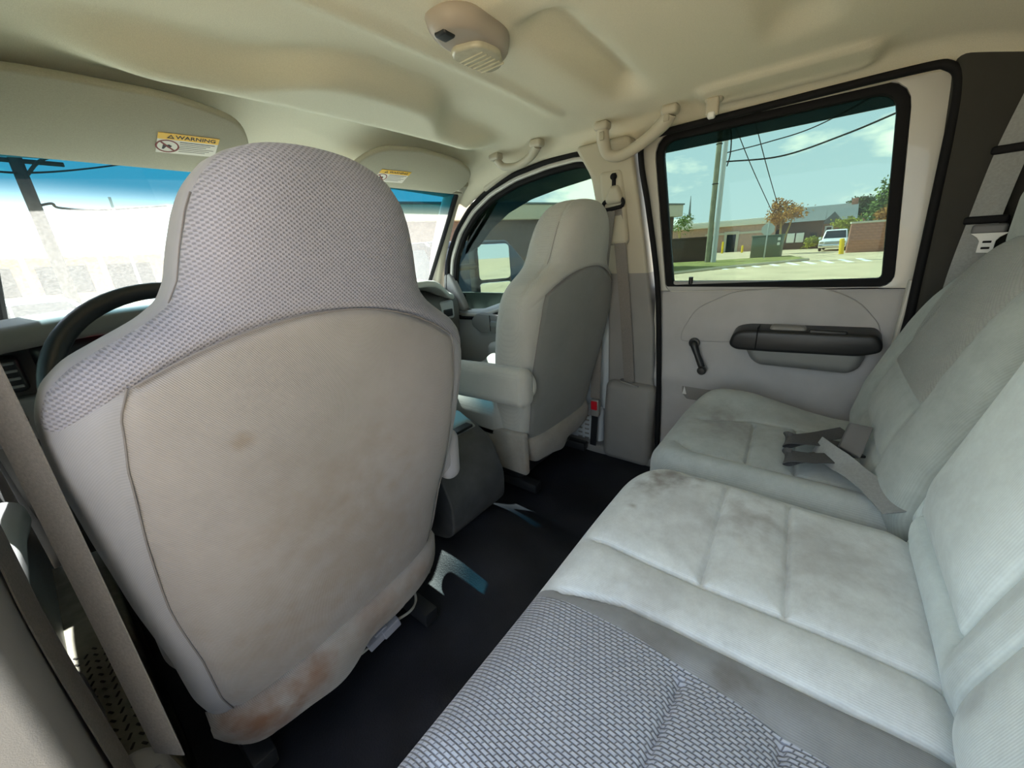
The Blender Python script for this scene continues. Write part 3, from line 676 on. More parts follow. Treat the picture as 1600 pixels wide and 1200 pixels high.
# ------------------------------------------------------------------ rear bench
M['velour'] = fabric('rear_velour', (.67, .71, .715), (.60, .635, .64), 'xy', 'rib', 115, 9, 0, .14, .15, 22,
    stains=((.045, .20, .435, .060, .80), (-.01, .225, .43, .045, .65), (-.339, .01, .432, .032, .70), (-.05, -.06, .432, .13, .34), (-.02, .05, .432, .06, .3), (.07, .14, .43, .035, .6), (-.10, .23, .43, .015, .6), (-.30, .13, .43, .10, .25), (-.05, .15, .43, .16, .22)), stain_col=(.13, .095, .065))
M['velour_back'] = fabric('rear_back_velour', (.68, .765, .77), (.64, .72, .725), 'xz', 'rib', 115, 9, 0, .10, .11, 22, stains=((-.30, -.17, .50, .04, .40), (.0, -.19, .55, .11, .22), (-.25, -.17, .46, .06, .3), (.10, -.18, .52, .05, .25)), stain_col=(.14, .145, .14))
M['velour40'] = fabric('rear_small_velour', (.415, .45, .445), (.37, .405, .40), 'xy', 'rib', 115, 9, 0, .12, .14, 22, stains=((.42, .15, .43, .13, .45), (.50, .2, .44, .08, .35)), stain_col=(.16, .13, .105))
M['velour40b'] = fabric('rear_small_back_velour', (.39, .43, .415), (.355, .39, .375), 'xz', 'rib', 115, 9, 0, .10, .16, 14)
M['velour_dark'] = fabric('rear_dark_velour', (.285, .295, .305), (.25, .26, .268), 'xy', 'rib', 115, 9, 0, .12, .12, 22, stains=((-.345, .01, .432, .030, .75), (-.36, .10, .43, .05, .35)), stain_col=(.10, .075, .055))
M['weave'] = fabric('rear_woven_insert', (.43, .45, .50), (.15, .157, .185), 'yx', 'weave', 140, 100, .55, .9, .06, 6)
M['weaveb'] = fabric('rear_back_woven_insert', (.47, .49, .46), (.24, .25, .24), 'xz', 'weave', 190, 260, .6, .8, .06, 6)
def groove(P, segs, w=.0042, dep=.008):
    """depth at P (2-d) from a set of line segments"""
    d = np.zeros(len(P))
    for (a, b, c, e) in segs:
        A = np.array((a, b)); B = np.array((c, e)); t = np.clip(((P-A)@(B-A))/np.dot(B-A, B-A), 0, 1)
        q = np.linalg.norm(P-(A+t[:, None]*(B-A)), axis=1); d = np.maximum(d, dep*np.exp(-(q/w)**2)+dep*.7*np.exp(-(q/(w*5))**2))
    return d
r60 = thing('rear_seat', 'long rear bench section with woven outer cushion and stained velour middle', 'seat', (0, 0, 0), 'rear bench sections')
SEG60 = [(-.217, -.2, -.217, .245), (-.30, -.2, -.318, .16), (-.318, .16, -.345, .245), (.085, -.2, .085, .20), (-.21, .075, .075, .09), (-.21, -.034, .08, -.020), (-.62, -.2, -.62, .24), (-.60, .075, -.385, .06), (-.60, -.03, -.385, -.045)]
def f60(p, n):
    top = sstep(.2, .9, n[:, 2])
    z = p[:, 2]+top*(-groove(p[:, :2], SEG60)+.006*np.cos(p[:, 0]*6)+.004*np.sin(p[:, 0]*14+1)*np.sin(p[:, 1]*15))
    z = z-.012*sstep(.06, .14, p[:, 0])*top-.02*sstep(.0, -.2, p[:, 1])*top*0
    y = p[:, 1].copy(); fr = sstep(.05, .29, y)
    y = y-fr*.085*np.clip((p[:, 0]+.03)/.16, 0, 1)**3
    y = y+.015*n[:, 1]*(n[:, 1] > 0)*(p[:, 2]-.3)/.1
    return np.c_[p[:, 0], y, z]
c60 = rbox(-.82, .130, -.22, .285, .17, .425, .062, (230, 120, 4), 7, fn=f60)
g = -.372+.010*np.sin(c60.V[:, 1]*9)-c60.V[:, 0]
wv, ve = split(c60, g)
tag(obj('woven_cushion', wv, 'weave', r60, smooth=70), 'light blue grey woven seat insert'); 
dk, ve = split(ve, np.interp(ve.V[:, 1], (-.22, .16, .245, .30), (-.299, -.318, -.343, -.355))-ve.V[:, 0])
tag(obj('bolster_strip', dk, 'velour_dark', r60, smooth=70), 'darker grey velour strip beside the woven insert'); obj('seat_cushion', ve, 'velour', r60, smooth=70)
SEGB = [(.082, .475, .092, .95), (-.19, .475, .082, .475), (-.195, .475, -.195, .95), (-.268, .42, -.268, .95), (.082, .475, .10, .40)]
def fb60(p, n):
    fr = sstep(.2, .9, n[:, 1]); x = p[:, 0]; z = p[:, 2]
    y = p[:, 1]-fr*groove(np.c_[x, z], SEGB, .0055, .010)
    y = y+fr*(.022*np.exp(-((x+.05)/.13)**4)*sstep(.47, .56, z)+.020*np.exp(-((x+.48)/.24)**4)*sstep(.40, .5, z))
    y = y-.22*(z-.42)-fr*.02*sstep(.46, .40, z)
    xx = x-.05*sstep(.70, .95, z)*(x > .05)
    return np.c_[xx, y, z]
obj('backrest', rbox(-.82, .128, -.315, -.172, .34, .93, .05, (230, 4, 140), 6, fn=fb60), 'velour_back', r60, smooth=70)
obj('seat_base', rbox(-.78, .12, -.2, .20, .02, .20, .02), 'black', r60)

r40 = thing('rear_seat', 'short rear bench section by the right door, belt lying on it', 'seat', (0, 0, 0), 'rear bench sections')
SEG40 = [(.232, -.2, .232, .20), (.232, .20, .27, .245), (.51, -.2, .505, .10), (.505, .10, .45, .23), (.24, .075, .48, .088), (.24, -.022, .50, -.012)]
def f40(p, n):
    top = sstep(.2, .9, n[:, 2]); x = p[:, 0]; y = p[:, 1].copy()
    z = p[:, 2]+top*(-groove(p[:, :2], SEG40)+.036*np.exp(-((x-.635)/.075)**2)*sstep(-.12, .18, y)-.020*sstep(.15, -.15, y)*sstep(.5, .6, x)+.010*np.exp(-((x-.18)/.04)**2)-.006)
    fr = sstep(.05, .29, y)
    y = y-fr*.10*np.clip((x-.50)/.22, 0, 1)**2.2-fr*.05*np.clip((.24-x)/.1, 0, 1)**2
    return np.c_[x, y, z]
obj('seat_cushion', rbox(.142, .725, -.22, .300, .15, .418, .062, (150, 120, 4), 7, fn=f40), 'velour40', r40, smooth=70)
ST4 = np.array([(.34, .285, -.30, -.165, 3.5), (.36, .298, -.31, -.150, 3.8), (.42, .304, -.325, -.140, 4), (.52, .306, -.345, -.155, 4), (.62, .302, -.365, -.185, 3.8), (.70, .285, -.38, -.205, 3.4), (.76, .258, -.388, -.222, 3.2),
                (.81, .222, -.39, -.238, 3), (.85, .182, -.39, -.252, 3), (.88, .140, -.385, -.266, 2.8), (.90, .095, -.375, -.285, 2.5), (.908, .04, -.35, -.31, 2.2)])
zs = np.r_[np.linspace(.34, .9, 90), .903, .906, .908]; rings = []
sm4 = np.array([[np.interp(z, ST4[:, 0], ST4[:, i]) for i in (1, 2, 3, 4)] for z in zs])
for _ in range(3): sm4[1:-1] = (sm4[:-2]+2*sm4[1:-1]+sm4[2:])/4
for z, (w, yb, yf, n) in zip(zs, sm4):
    x, y = se_ring(w, yb, yf, n, 150); rings.append(np.c_[x+.435, y, np.full(150, z)])
b4 = loft(rings); P = b4.V; wi = np.interp(P[:, 2], zs, sm4[:, 0]); yc = np.interp(P[:, 2], zs, (sm4[:, 1]+sm4[:, 2])/2)
S4 = [(.265, .40, .265, .86), (.60, .45, .615, .62), (.615, .62, .52, .84), (.265, .60, .61, .60), (.265, .47, .60, .47)]
P[:, 1] -= (P[:, 1] > yc)*groove(np.c_[P[:, 0], P[:, 2]], S4, .006, .006)
P[:, 1] += (P[:, 1] > yc)*.022*np.exp(-((P[:, 0]-.68)/.05)**2)
g = np.minimum(np.minimum(P[:, 0]-.268, .60-P[:, 0]), P[:, 2]-.605); g = np.where(P[:, 1] > yc, g, -np.abs(g)-.004)
wv, ve = split(b4, g)
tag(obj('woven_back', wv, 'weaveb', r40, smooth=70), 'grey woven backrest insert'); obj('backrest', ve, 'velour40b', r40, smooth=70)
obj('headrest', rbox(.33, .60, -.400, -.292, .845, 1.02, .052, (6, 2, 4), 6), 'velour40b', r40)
obj('seat_base', rbox(.16, .70, -.2, .20, .02, .18, .02), 'black', r40)

# ================================================================== DASH, WHEEL, CONSOLE
db = thing('dashboard', 'grey dashboard with sunlit top and dark instrument cluster behind the wheel', 'dashboard', (0, 0, 0))
pr = round_poly([(1.40, .815), (1.62, .825), (1.84, .775), (1.86, .20), (1.60, .22), (1.46, .38), (1.40, .58), (1.385, .76)], .03, 4)
body = bevelled(prism(pr, -.868, .80, 'x'), .015, 3); body.V[:, 1] += .22*sstep(.45, .85, body.V[:, 0])*sstep(1.75, 1.4, body.V[:, 1]); body.V[:, 2] -= .10*sstep(.45, .78, body.V[:, 0])*sstep(1.84, 1.6, body.V[:, 1])*(body.V[:, 2] > .6)
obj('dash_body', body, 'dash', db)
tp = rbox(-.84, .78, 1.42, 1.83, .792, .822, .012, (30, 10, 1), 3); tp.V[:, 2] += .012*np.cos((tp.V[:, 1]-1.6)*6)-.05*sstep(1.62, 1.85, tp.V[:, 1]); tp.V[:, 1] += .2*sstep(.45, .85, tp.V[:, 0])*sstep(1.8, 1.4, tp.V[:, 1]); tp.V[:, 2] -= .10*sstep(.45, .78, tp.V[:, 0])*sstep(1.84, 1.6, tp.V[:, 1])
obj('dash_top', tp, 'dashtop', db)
hd = rbox(-.868, -.30, 1.285, 1.60, .795, .846, .022, (14, 6, 1), 4); hd.V[:, 2] += .010-.20*(hd.V[:, 0]+.54)**2
obj('cluster_hood', hd, 'dash', db)
cl = obj('instrument_cluster', rbox(-.755, -.32, 1.36, 1.42, .60, .80, .02, (4, 1, 3), 3), 'black', db)
for gx, gr_ in ((-.67, .042), (-.56, .06), (-.43, .06), (-.36, .03)):
    q = lathe([(gr_, 0), (gr_+.004, .004), (gr_, .008), (gr_-.004, .004)], 28); q = loft([[(rr*math.cos(a), rr*math.sin(a), zz_) for a in np.linspace(0, 2*math.pi, 32, endpoint=False)] for rr, zz_ in ((gr_-.003, 0), (gr_-.003, .006), (gr_+.003, .006), (gr_+.003, 0))], cap=False)
    q.xf(Matrix.Translation((gx, 1.358, .705)) @ Matrix.Rotation(math.radians(90), 4, 'X')); obj('gauge_ring', q, 'dash', cl)
for k in range(7): obj('gauge_mark', box(-.70+.012*k, -.697+.012*k, 1.3575, 1.361, .735+.003*k, .741+.003*k), 'labelwhite', cl)
obj('warning_lamp', rbox(-.650, -.640, 1.352, 1.362, .764, .770, .003), 'redlight', cl)
va = obj('air_vent', rbox(-.865, -.775, 1.352, 1.41, .70, .78, .012, (2, 1, 2), 3), 'black', db)
for k in range(4): obj('vent_slat', rbox(-.858, -.782, 1.346, 1.356, .712+.017*k, .718+.017*k, .002), 'armgrey', va)
sw = obj('light_switch_panel', rbox(-.862, -.765, 1.358, 1.41, .585, .685, .012, (2, 1, 2), 3), 'armgrey', db)
kn = lathe([(0, 0), (.016, 0), (.015, .014), (.012, .018), (0, .018)], 20).xf(Matrix.Translation((-.815, 1.360, .64)) @ Matrix.Rotation(math.radians(90), 4, 'X')); obj('switch_knob', kn, 'black', sw)
obj('knee_panel', rbox(-.84, -.30, 1.365, 1.44, .40, .575, .02, (4, 1, 3), 3), 'armgrey', db)
gb = obj('glove_box', rbox(.16, .56, 1.370, 1.44, .42, .60, .02, (4, 1, 3), 3), 'armgrey', db); obj('glove_box_latch', rbox(.33, .39, 1.362, 1.375, .565, .585, .004), 'black', gb)
stk = obj('radio_stack', rbox(-.22, .10, 1.350, 1.42, .44, .76, .02, (3, 1, 4), 3), 'black', db)
obj('radio', rbox(-.19, .07, 1.342, 1.36, .60, .66, .005), 'dash', stk)
for k in range(3): obj('climate_knob', lathe([(0, 0), (.018, 0), (.016, .014), (0, .016)], 18).xf(Matrix.Translation((-.14+.08*k, 1.350, .53)) @ Matrix.Rotation(math.radians(90), 4, 'X')), 'dash', stk)
for x0_ in (-.19, -.05): obj('vent_slat_block', rbox(x0_, x0_+.12, 1.342, 1.36, .69, .745, .006), 'armgrey', stk)
v2 = obj('air_vent', rbox(.64, .745, 1.575, 1.64, .60, .70, .015, (2, 1, 2), 3), 'doorlight', db)
obj('vent_opening', rbox(.66, .725, 1.569, 1.58, .615, .655, .006), 'black', v2)

wt = thing('steering_wheel', 'black steering wheel in front of the driver seat', 'steering wheel', (-.552, 1.05, .715)); wt.rotation_euler = (math.radians(65), 0, 0)
a_ = np.linspace(0, 2*math.pi, 65)[:-1]
rings = [[((.200+.0165*math.cos(b))*math.cos(t), (.200+.0165*math.cos(b))*math.sin(t), .0165*math.sin(b)) for b in np.linspace(0, 2*math.pi, 14, endpoint=False)] for t in a_]
T_ = loft(rings+[rings[0]], cap=False); obj('rim', T_, 'black', wt)
hb = rbox(-.075, .075, -.065, .065, -.045, .012, .03, (3, 3, 2), 4); obj('airbag_hub', hb, 'dash', wt)
for ang in (200, 340, 245, 295):
    t = math.radians(ang); c, s_ = math.cos(t), math.sin(t); obj('spoke', tube([(.05*c, .05*s_, -.02), (.13*c, .13*s_, -.018), (.196*c, .196*s_, 0)], [.022, .016, .012], 10, 3, .5), 'black', wt)
obj('column', tube([(0, 0, -.04), (0, -.02, -.16), (0, -.03, -.34)], [.05, .055, .06], 20, 3), 'dash', wt)
st = obj('turn_stalk', tube([(-.04, 0, -.09), (-.12, -.005, -.085), (-.185, -.005, -.08)], [.008, .008, .012], 10, 3), 'black', wt)
obj('stalk_knob', tube([(-.180, -.005, -.08), (-.21, -.005, -.079)], [.012, .011], 12), 'armgrey', st)

cs = thing('center_console', 'dark grey floor console between the front seats', 'console', (0, 0, 0))
pr = round_poly([(.80, .085), (.765, .12), (.760, .22), (.81, .335), (.90, .385), (1.36, .40), (1.36, .06), (.9, .06)], .03, 4)
obj('console_body', bevelled(prism(pr, -.125, .125, 'x'), .022, 4), 'console', cs)
ld = rbox(-.120, .120, .86, 1.30, .378, .412, .014, (3, 6, 1), 3); ld.V[:, 2] -= .10*sstep(1.0, .84, ld.V[:, 1])**2*.5; obj('console_lid', ld, 'consoletop', cs)
obj('lid_latch', rbox(.02, .095, .862, .90, .372, .382, .003), 'black', cs)

# ================================================================== SUN VISORS WITH WARNING LABELS
VH = np.array([0, 1.42, 1.195]); VS = np.array([0, -.21, .088]); VS /= np.linalg.norm(VS); VN = np.cross([1, 0, 0], VS); VN = -VN if VN[2] > 0 else VN
def vis_m(x=0, s=0, d=0):
    o = VH+VS*s+VN*d+np.array([x, 0, 0]); return Matrix(((1, VS[0], VN[0], o[0]), (0, VS[1], VN[1], o[1]), (0, VS[2], VN[2], o[2]), (0, 0, 0, 1)))
def visor(poly, lab, lx, ls, lw, lh, arm):
    t = thing('sun_visor', lab, 'sun visor', (0, 0, 0), 'sun visors')
    b = bevelled(prism(round_poly(poly, .05, 7), -.010, .010, 'z'), .007, 3); b.xf(vis_m()); obj('visor_pad', b, 'visor', t)
    P = [np.array((x, s, 0)) for x, s in arm]; q = tube(P, .006, 10, 3); q.xf(vis_m()); obj('pivot_rod', q, 'beige', t)
    lb = obj('warning_label', bevelled(prism([(lx, ls), (lx+lw, ls+.006), (lx+lw, ls+.006+lh), (lx, ls+lh)], .0095, .0112, 'z'), .0003, 1).xf(vis_m()), 'labelwhite', t, smooth=False)
    tag(lb, 'yellow and white warning label')
    hh = lh*.30; sl = .006/lw
    obj('yellow_header', prism([(lx, ls+lh-hh), (lx+lw, ls+lh-hh+.006), (lx+lw, ls+lh+.006), (lx, ls+lh)], .0108, .0116, 'z').xf(vis_m()), 'yellow', lb, smooth=False)
    # lettering reads from the cab: local x runs right, local s runs up, facing VN
    fm = Matrix.Rotation(math.atan(sl), 4, 'Z')
    text_mesh('WARNING', hh*.76, 'ink', lb, vis_m(lx+lw*.61, ls+lh-hh*.5+.0035, .0117) @ fm)
    tx, ty, ts = lx+lw*.20, ls+lh-hh*.5+.0010, hh*.34
    tri = frame_ring([(tx-ts*.5, ty-ts*.45), (tx+ts*.5, ty-ts*.45), (tx, ty+ts*.45)], [(tx-ts, ty-ts*.8), (tx+ts, ty-ts*.8), (tx, ty+ts)], .0116, .0119, 'z'); obj('alert_triangle', tri.xf(vis_m()), 'ink', lb, smooth=False)
    cx, cy, cr_ = lx+lw*.17, ls+lh*.37, lh*.27
    ci = [(cx+cr_*math.cos(a), cy+cr_*math.sin(a)) for a in np.linspace(0, 2*math.pi, 33)[:-1]]; co = [(cx+cr_*1.17*math.cos(a), cy+cr_*1.17*math.sin(a)) for a in np.linspace(0, 2*math.pi, 33)[:-1]]
    ic = frame_ring(ci, co, .0110, .0116, 'z')
    ic.add(prism([(cx-cr_*.75, cy+cr_*.6), (cx-cr_*.6, cy+cr_*.75), (cx+cr_*.75, cy-cr_*.6), (cx+cr_*.6, cy-cr_*.75)], .0110, .0116, 'z'))
    obj('prohibition_icon', ic.xf(vis_m()), 'icon', lb, smooth=False)
    sh = prism([(cx+u*cr_, cy+v*cr_) for u, v in ((-.5, -.6), (-.42, .5), (-.1, .2), (.15, .35), (.45, .1), (.3, -.2), (.55, -.55), (.1, -.3), (-.1, -.1), (-.3, -.6))], .0110, .0114, 'z'); obj('seat_pictogram', sh.xf(vis_m()), 'ink', lb, smooth=False)
    for k in range(6):
        y0 = ls+lh*(.60-.095*k); x1 = lx+lw*(.95-.07*((k*37) % 3))
        obj('small_print', prism([(lx+lw*.36, y0+.0025), (x1, y0+.0055), (x1, y0+.0055+lh*.030), (lx+lw*.36, y0+.0025+lh*.030)], .0110, .0114, 'z').xf(vis_m()), 'ink' if k == 0 else 'inkgrey', lb, smooth=False)
    return t
visor([(-.79, .0), (-.225, .0), (-.215, .12), (-.26, .225), (-.40, .262), (-.60, .255), (-.79, .23)], 'wide beige driver sun visor with a warning label, upper left', -.421, .076, .122, .074, [(-.82, .02), (-.6, .02), (-.45, .025)])
visor([(.08, .02), (.10, .15), (.15, .225), (.30, .252), (.50, .232), (.62, .185), (.665, .10), (.64, .02)], 'beige passenger sun visor with a small warning label, near the windshield pillar', .200, .056, .128, .072, [(.70, .02), (.5, .02), (.4, .025)])

# ================================================================== ROOF FITTINGS
zr = float(roof(0, .65))
dl = thing('dome_lamp', 'beige dome lamp with clear lens in the middle of the headliner', 'dome lamp', (0, .65, zr))
bp = round_poly([(-.112, .028), (-.112, -.030), (-.062, -.066), (.050, -.060), (.112, -.008), (.118, .040), (.075, .066), (-.060, .058)], .035, 6)
bs = bevelled(prism(bp, -.030, .012, 'z'), .014, 4); wts = sstep(-.005, -.030, bs.V[:, 2]); bs.V[:, 0] *= 1-.10*wts; bs.V[:, 1] *= 1-.12*wts
obj('housing', bs, 'lampframe', dl)
ln = bevelled(prism(round_poly([(-.040, .022), (-.020, -.034), (.040, -.040), (.092, -.004), (.096, .038), (.060, .052), (-.02, .050)], .02, 5), -.040, -.02, 'z'), .006, 3); L_ = obj('lens', ln, 'lens', dl); tag(L_, 'ribbed clear lamp lens')
for k in range(6): obj('lens_rib', rbox(.002+.014*k, .006+.014*k, -.020, .046, -.0425, -.038, .0015), 'lens', L_)
obj('switch_button', rbox(-.094, -.062, -.012, .020, -.0345, -.022, .006), 'black', dl)
def handle(nm, lab, P, r, grp=None):
    t = thing(nm, lab, 'grab handle', P[0], 'grab handles')
    Q = [np.array(p)-np.array(P[0]) for p in P]; obj('grip', tube(Q, r, 14, 8, .8), 'beige', t)
    for i in (0, -1):
        c = Q[i]; e = rbox(c[0]-.022, c[0]+.022, c[1]-.026, c[1]+.026, c[2]-.006, c[2]+.022, .010, (1, 1, 1), 3); obj('mount', e, 'beige', t)
    return t
h1 = handle('grab_handle', 'curved beige grab handle above the door pillar beside the rear window', [(.700, .688, 1.318), (.712, .690, 1.285), (.730, .680, 1.243), (.742, .640, 1.232), (.740, .585, 1.246), (.732, .525, 1.272), (.722, .480, 1.298), (.715, .462, 1.318)], [.022, .023, .020, .019, .019, .020, .023, .022])
for q in ((-.004, -.004, -.026), (.012, -.218, -.012)): obj('screw_cover', rbox(q[0]-.014, q[0]-.008, q[1]-.010, q[1]+.008, q[2]-.012, q[2]+.014, .003), 'visor', h1)
handle('grab_handle', 'small beige grab handle above the passenger front window', [(.690, 1.170, 1.305), (.715, 1.150, 1.276), (.728, 1.085, 1.270), (.718, 1.010, 1.290), (.700, .965, 1.318)], [.020, .018, .0175, .018, .020])
hk = thing('coat_hook', 'small beige coat hook on the headliner above the right rear door', 'coat hook', (.716, .335, 1.325))
obj('hook_base', rbox(-.016, .018, -.025, .025, -.010, .018, .010, (1, 1, 1), 3), 'beige', hk)
obj('hook_tongue', rbox(-.022, -.004, -.018, .018, -.046, .002, .006, (1, 1, 1), 3), 'beige', hk)
obj('hook_tip', rbox(-.027, -.010, -.010, .010, -.054, -.036, .005, (1, 1, 1), 3), 'white', hk)

# ================================================================== SEAT BELTS
pb = thing('seat_belt', 'tan seat belt hanging on the passenger door pillar from its shoulder guide', 'seat belt', (0, 0, 0), 'seat belts')
obj('pillar_strand', strap([(.772, .660, 1.055), (.782, .634, .85), (.783, .606, .60), (.782, .584, .370)], (0, 1, 0), .046), 'belt', pb)
obj('lap_strand', strap([(.764, .682, 1.055), (.772, .705, .90), (.778, .725, .70), (.775, .735, .45), (.765, .735, .27)], (0, 1, .15), .046), 'belt', pb)
dr = tube([(.766, .636, 1.066), (.766, .700, 1.060), (.766, .712, 1.072), (.766, .704, 1.088), (.766, .675, 1.092), (.766, .642, 1.094), (.766, .630, 1.080), (.766, .636, 1.066)], .0075, 8, 4); obj('guide_ring', dr, 'rubber', pb)
cv = rbox(.752, .786, .632, .702, 1.078, 1.142, .018, (2, 3, 3), 4); cv.V[:, 1] += (.667-cv.V[:, 1])*.45*sstep(1.09, 1.14, cv.V[:, 2]); obj('guide_cover', cv, 'beige', pb)
obj('anchor_bolt', lathe([(0, 0), (.012, 0), (.012, .012), (.006, .016), (0, .016)], 12).xf(Matrix.Translation((.775, .672, 1.172)) @ Matrix.Rotation(math.radians(-90), 4, 'Y')), 'rubber', pb)
obj('anchor_slot', rbox(.768, .776, .664, .680, 1.135, 1.185, .004), 'rubber', pb)
bk = thing('belt_latch', 'red belt release button low beside the passenger seat', 'belt latch', (.762, .731, .0))
obj('latch_stem', strap([(0, .01, .03), (0, .006, .12), (-.002, 0, .21)], (0, 1, 0), .03, .004), 'black', bk)
obj('latch_body', rbox(-.014, .014, -.021, .021, .185, .268, .008, (1, 1, 1), 3), 'greytrim', bk)
obj('release_button', rbox(-.018, -.010, -.015, .015, .220, .262, .003), 'red', bk)
lbt = thing('seat_belt', 'dark tan seat belt hanging beside the driver seat, lower left', 'seat belt', (0, 0, 0), 'seat belts')
obj('shoulder_strand', strap([(-.783, .640, 1.12), (-.785, .635, .85), (-.790, .628, .60), (-.797, .612, .30)], (.52, -.85, 0), .046), 'belt', lbt)
obj('pillar_strand', strap([(-.826, .690, 1.10), (-.834, .680, .70), (-.836, .640, .55), (-.832, .595, .30)], (.15, 1, 0), .046), 'belt', lbt)
rb = thing('seat_belt', 'grey seat belt with metal tongue in the rear right corner', 'seat belt', (0, 0, 0), 'seat belts')
obj('shoulder_strand', strap([(.748, -.318, 1.20), (.745, -.300, 1.08), (.735, -.288, .94), (.722, -.278, .80), (.70, -.275, .62)], (.30, .95, 0), .052), 'beltgrey', rb)
for (x, y, z) in ((.742, -.303, 1.085), (.734, -.291, .935)):
    q = rbox(-.010, .010, -.036, .036, -.009, .009, .006, (1, 2, 1), 3).xf(Matrix.Translation((x, y, z)) @ Matrix.Rotation(math.radians(-17), 4, 'Z')); obj('belt_guide', q, 'rubber', rb)
q = rbox(-.012, .006, -.030, .026, -.012, .010, .006, (1, 2, 1), 3).xf(Matrix.Translation((.728, -.298, .915)) @ Matrix.Rotation(math.radians(-17), 4, 'Z')); obj('guide_bar', q, 'buckle', rb)
tg = bevelled(prism([(-.030, .0), (.030, .0), (.018, -.010), (.013, -.018), (.013, -.045), (-.013, -.045), (-.013, -.018), (-.018, -.010)], -.0015, .0015, 'x'), .0006, 1).xf(Matrix.Translation((.715, -.300, .905)) @ Matrix.Rotation(math.radians(-17), 4, 'Z')); tgo = obj('belt_tongue', tg, 'white', rb)
for dz in (-.020, -.034): obj('tongue_slot', rbox(-.003, -.001, -.007, .007, -.0025, .0025, .001, (1, 1, 1), 1).xf(Matrix.Translation((.715, -.300, .905)) @ Matrix.Rotation(math.radians(-17), 4, 'Z') @ Matrix.Translation((0, 0, dz))), 'rubber', tgo)
mbk = thing('belt_buckle', 'dark grey belt buckle and looped straps lying on the short rear cushion', 'belt buckle', (0, 0, 0))
bq = [at_h(1329, 660, .505), at_h(1366, 668, .500), at_h(1345, 716, .452), at_h(1311, 698, .456)]
bn_ = np.cross(bq[1]-bq[0], bq[3]-bq[0]); bn_ /= np.linalg.norm(bn_); bn_ = bn_ if bn_[2] > 0 else -bn_
bb = bevelled(Surf(np.array(bq+[p-bn_*.016 for p in bq]), [(0, 1, 2, 3), (7, 6, 5, 4), (0, 4, 5, 1), (1, 5, 6, 2), (2, 6, 7, 3), (3, 7, 4, 0)]), .003, 3); obj('buckle_body', bb, 'buckle', mbk)
obj('buckle_tongue', rbox(-.020, .020, -.02, .02, -.003, .003, .002).xf(Matrix.Translation((.345, -.118, .440)) @ Matrix.Rotation(math.radians(30), 4, 'Z')), 'black', mbk)
obj('loop_strap', strap([(.44, -.11, .452), (.40, -.05, .438), (.36, -.005, .436), (.335, .005, .446), (.325, -.012, .456), (.345, -.06, .452), (.36, -.12, .448)], [(.8, .5, .1), (.8, .5, .1), (.9, .2, .2), (1, 0, .3), (1, 0, .1), (.9, .3, 0), (.9, .3, 0)], .042, .002, 8), 'beltdark', mbk)
obj('lap_strap', strap([(.345, -.115, .440), (.30, -.06, .434), (.262, -.012, .434), (.240, .0, .446), (.232, -.015, .455), (.255, -.05, .450), (.29, -.095, .446)], [(1, .2, 0), (1, .2, 0), (1, .2, 0), (1, .1, .3), (1, .1, .1), (1, .1, 0), (1, .1, 0)], .042, .002, 8), 'beltdark', mbk)
lg = obj('center_strap', strap([(.335, -.055, .448), (.285, -.078, .452), (.235, -.112, .452), (.19, -.145, .447), (.13, -.178, .437)], [(.35, .5, -.8), (.4, .6, -.6), (.5, .8, -.1), (.5, .85, 0), (.5, .85, 0)], .046, .002, 8), 'beltgrey', mbk); tag(lg, 'pale grey strap tucked behind the long bench')

# ================================================================== LOOSE BITS
cw = thing('wiring_connector', 'grey plug connector and thin wire on the floor under the driver seat', 'wiring', (0, 0, 0))
obj('wire', tube([(-.56, .80, .02), (-.53, .765, .024), (-.487, .738, .034), (-.455, .730, .040)], .0028, 8, 6), 'wire', cw)
obj('wire', tube([(-.382, .728, .050), (-.340, .722, .048), (-.310, .738, .046), (-.298, .765, .060), (-.310, .80, .09)], .0034, 8, 6), 'wire', cw)
u = Matrix.Translation((-.418, .729, .046)) @ Matrix.Rotation(math.radians(-2), 4, 'Z') @ Matrix.Rotation(math.radians(-8), 4, 'Y')
obj('plug', rbox(-.045, .004, -.010, .010, -.010, .010, .003).xf(u), 'connector', cw)
obj('socket', rbox(-.006, .042, -.0125, .0125, -.0125, .0125, .003).xf(u), 'connector', cw)
obj('latch_tab', rbox(-.022, .012, -.004, .004, .010, .017, .002).xf(u), 'connector', cw)
tag(obj('crumb', rbox(-.166, -.150, -.213, -.203, .600, .609, .004, (1, 1, 1), 2), 'lens'), 'tiny cream crumb stuck to the long rear backrest', 'crumb')

# ================================================================== OUTSIDE
GZ = -.75
def ground(px, py): return at_h(px, py, GZ)
M['asphalt'] = plain('pale_asphalt', (.55, .44, .28), .95, .1, noise=.14, nscale=.6)
M['grass'] = plain('dry_grass', (.24, .24, .08), .95, .1, noise=.3, nscale=2)
M['kerb'] = plain('concrete_kerb', (.50, .45, .30), .9, .2, noise=.1, nscale=3)
M['line'] = plain('white_road_paint', (.85, .83, .74), .8, .2)
M['wood'] = plain('weathered_pole_wood', (.30, .29, .20), .9, .2, noise=.25, nscale=3)
M['polegrey'] = plain('grey_conduit', (.50, .52, .50), .6, .4)
M['darkpole'] = plain('dark_pole_wood', (.06, .055, .05), .9, .2, noise=.2, nscale=4)
M['cable'] = plain('overhead_cable', (.03, .03, .03), .8, .2)
M['boxgreen'] = plain('utility_green', (.085, .13, .075), .6, .4, noise=.1, nscale=2)
M['brick'] = plain('red_brick', (.36, .18, .12), .9, .2, noise=.25, nscale=6)
M['brickpale'] = plain('pale_pink_brick', (.46, .30, .22), .9, .2, noise=.15, nscale=5)
M['brickdark'] = plain('dark_brown_brick', (.10, .07, .055), .9, .2, noise=.2, nscale=6)
M['fascia'] = plain('beige_fascia', (.52, .48, .37), .8, .2)
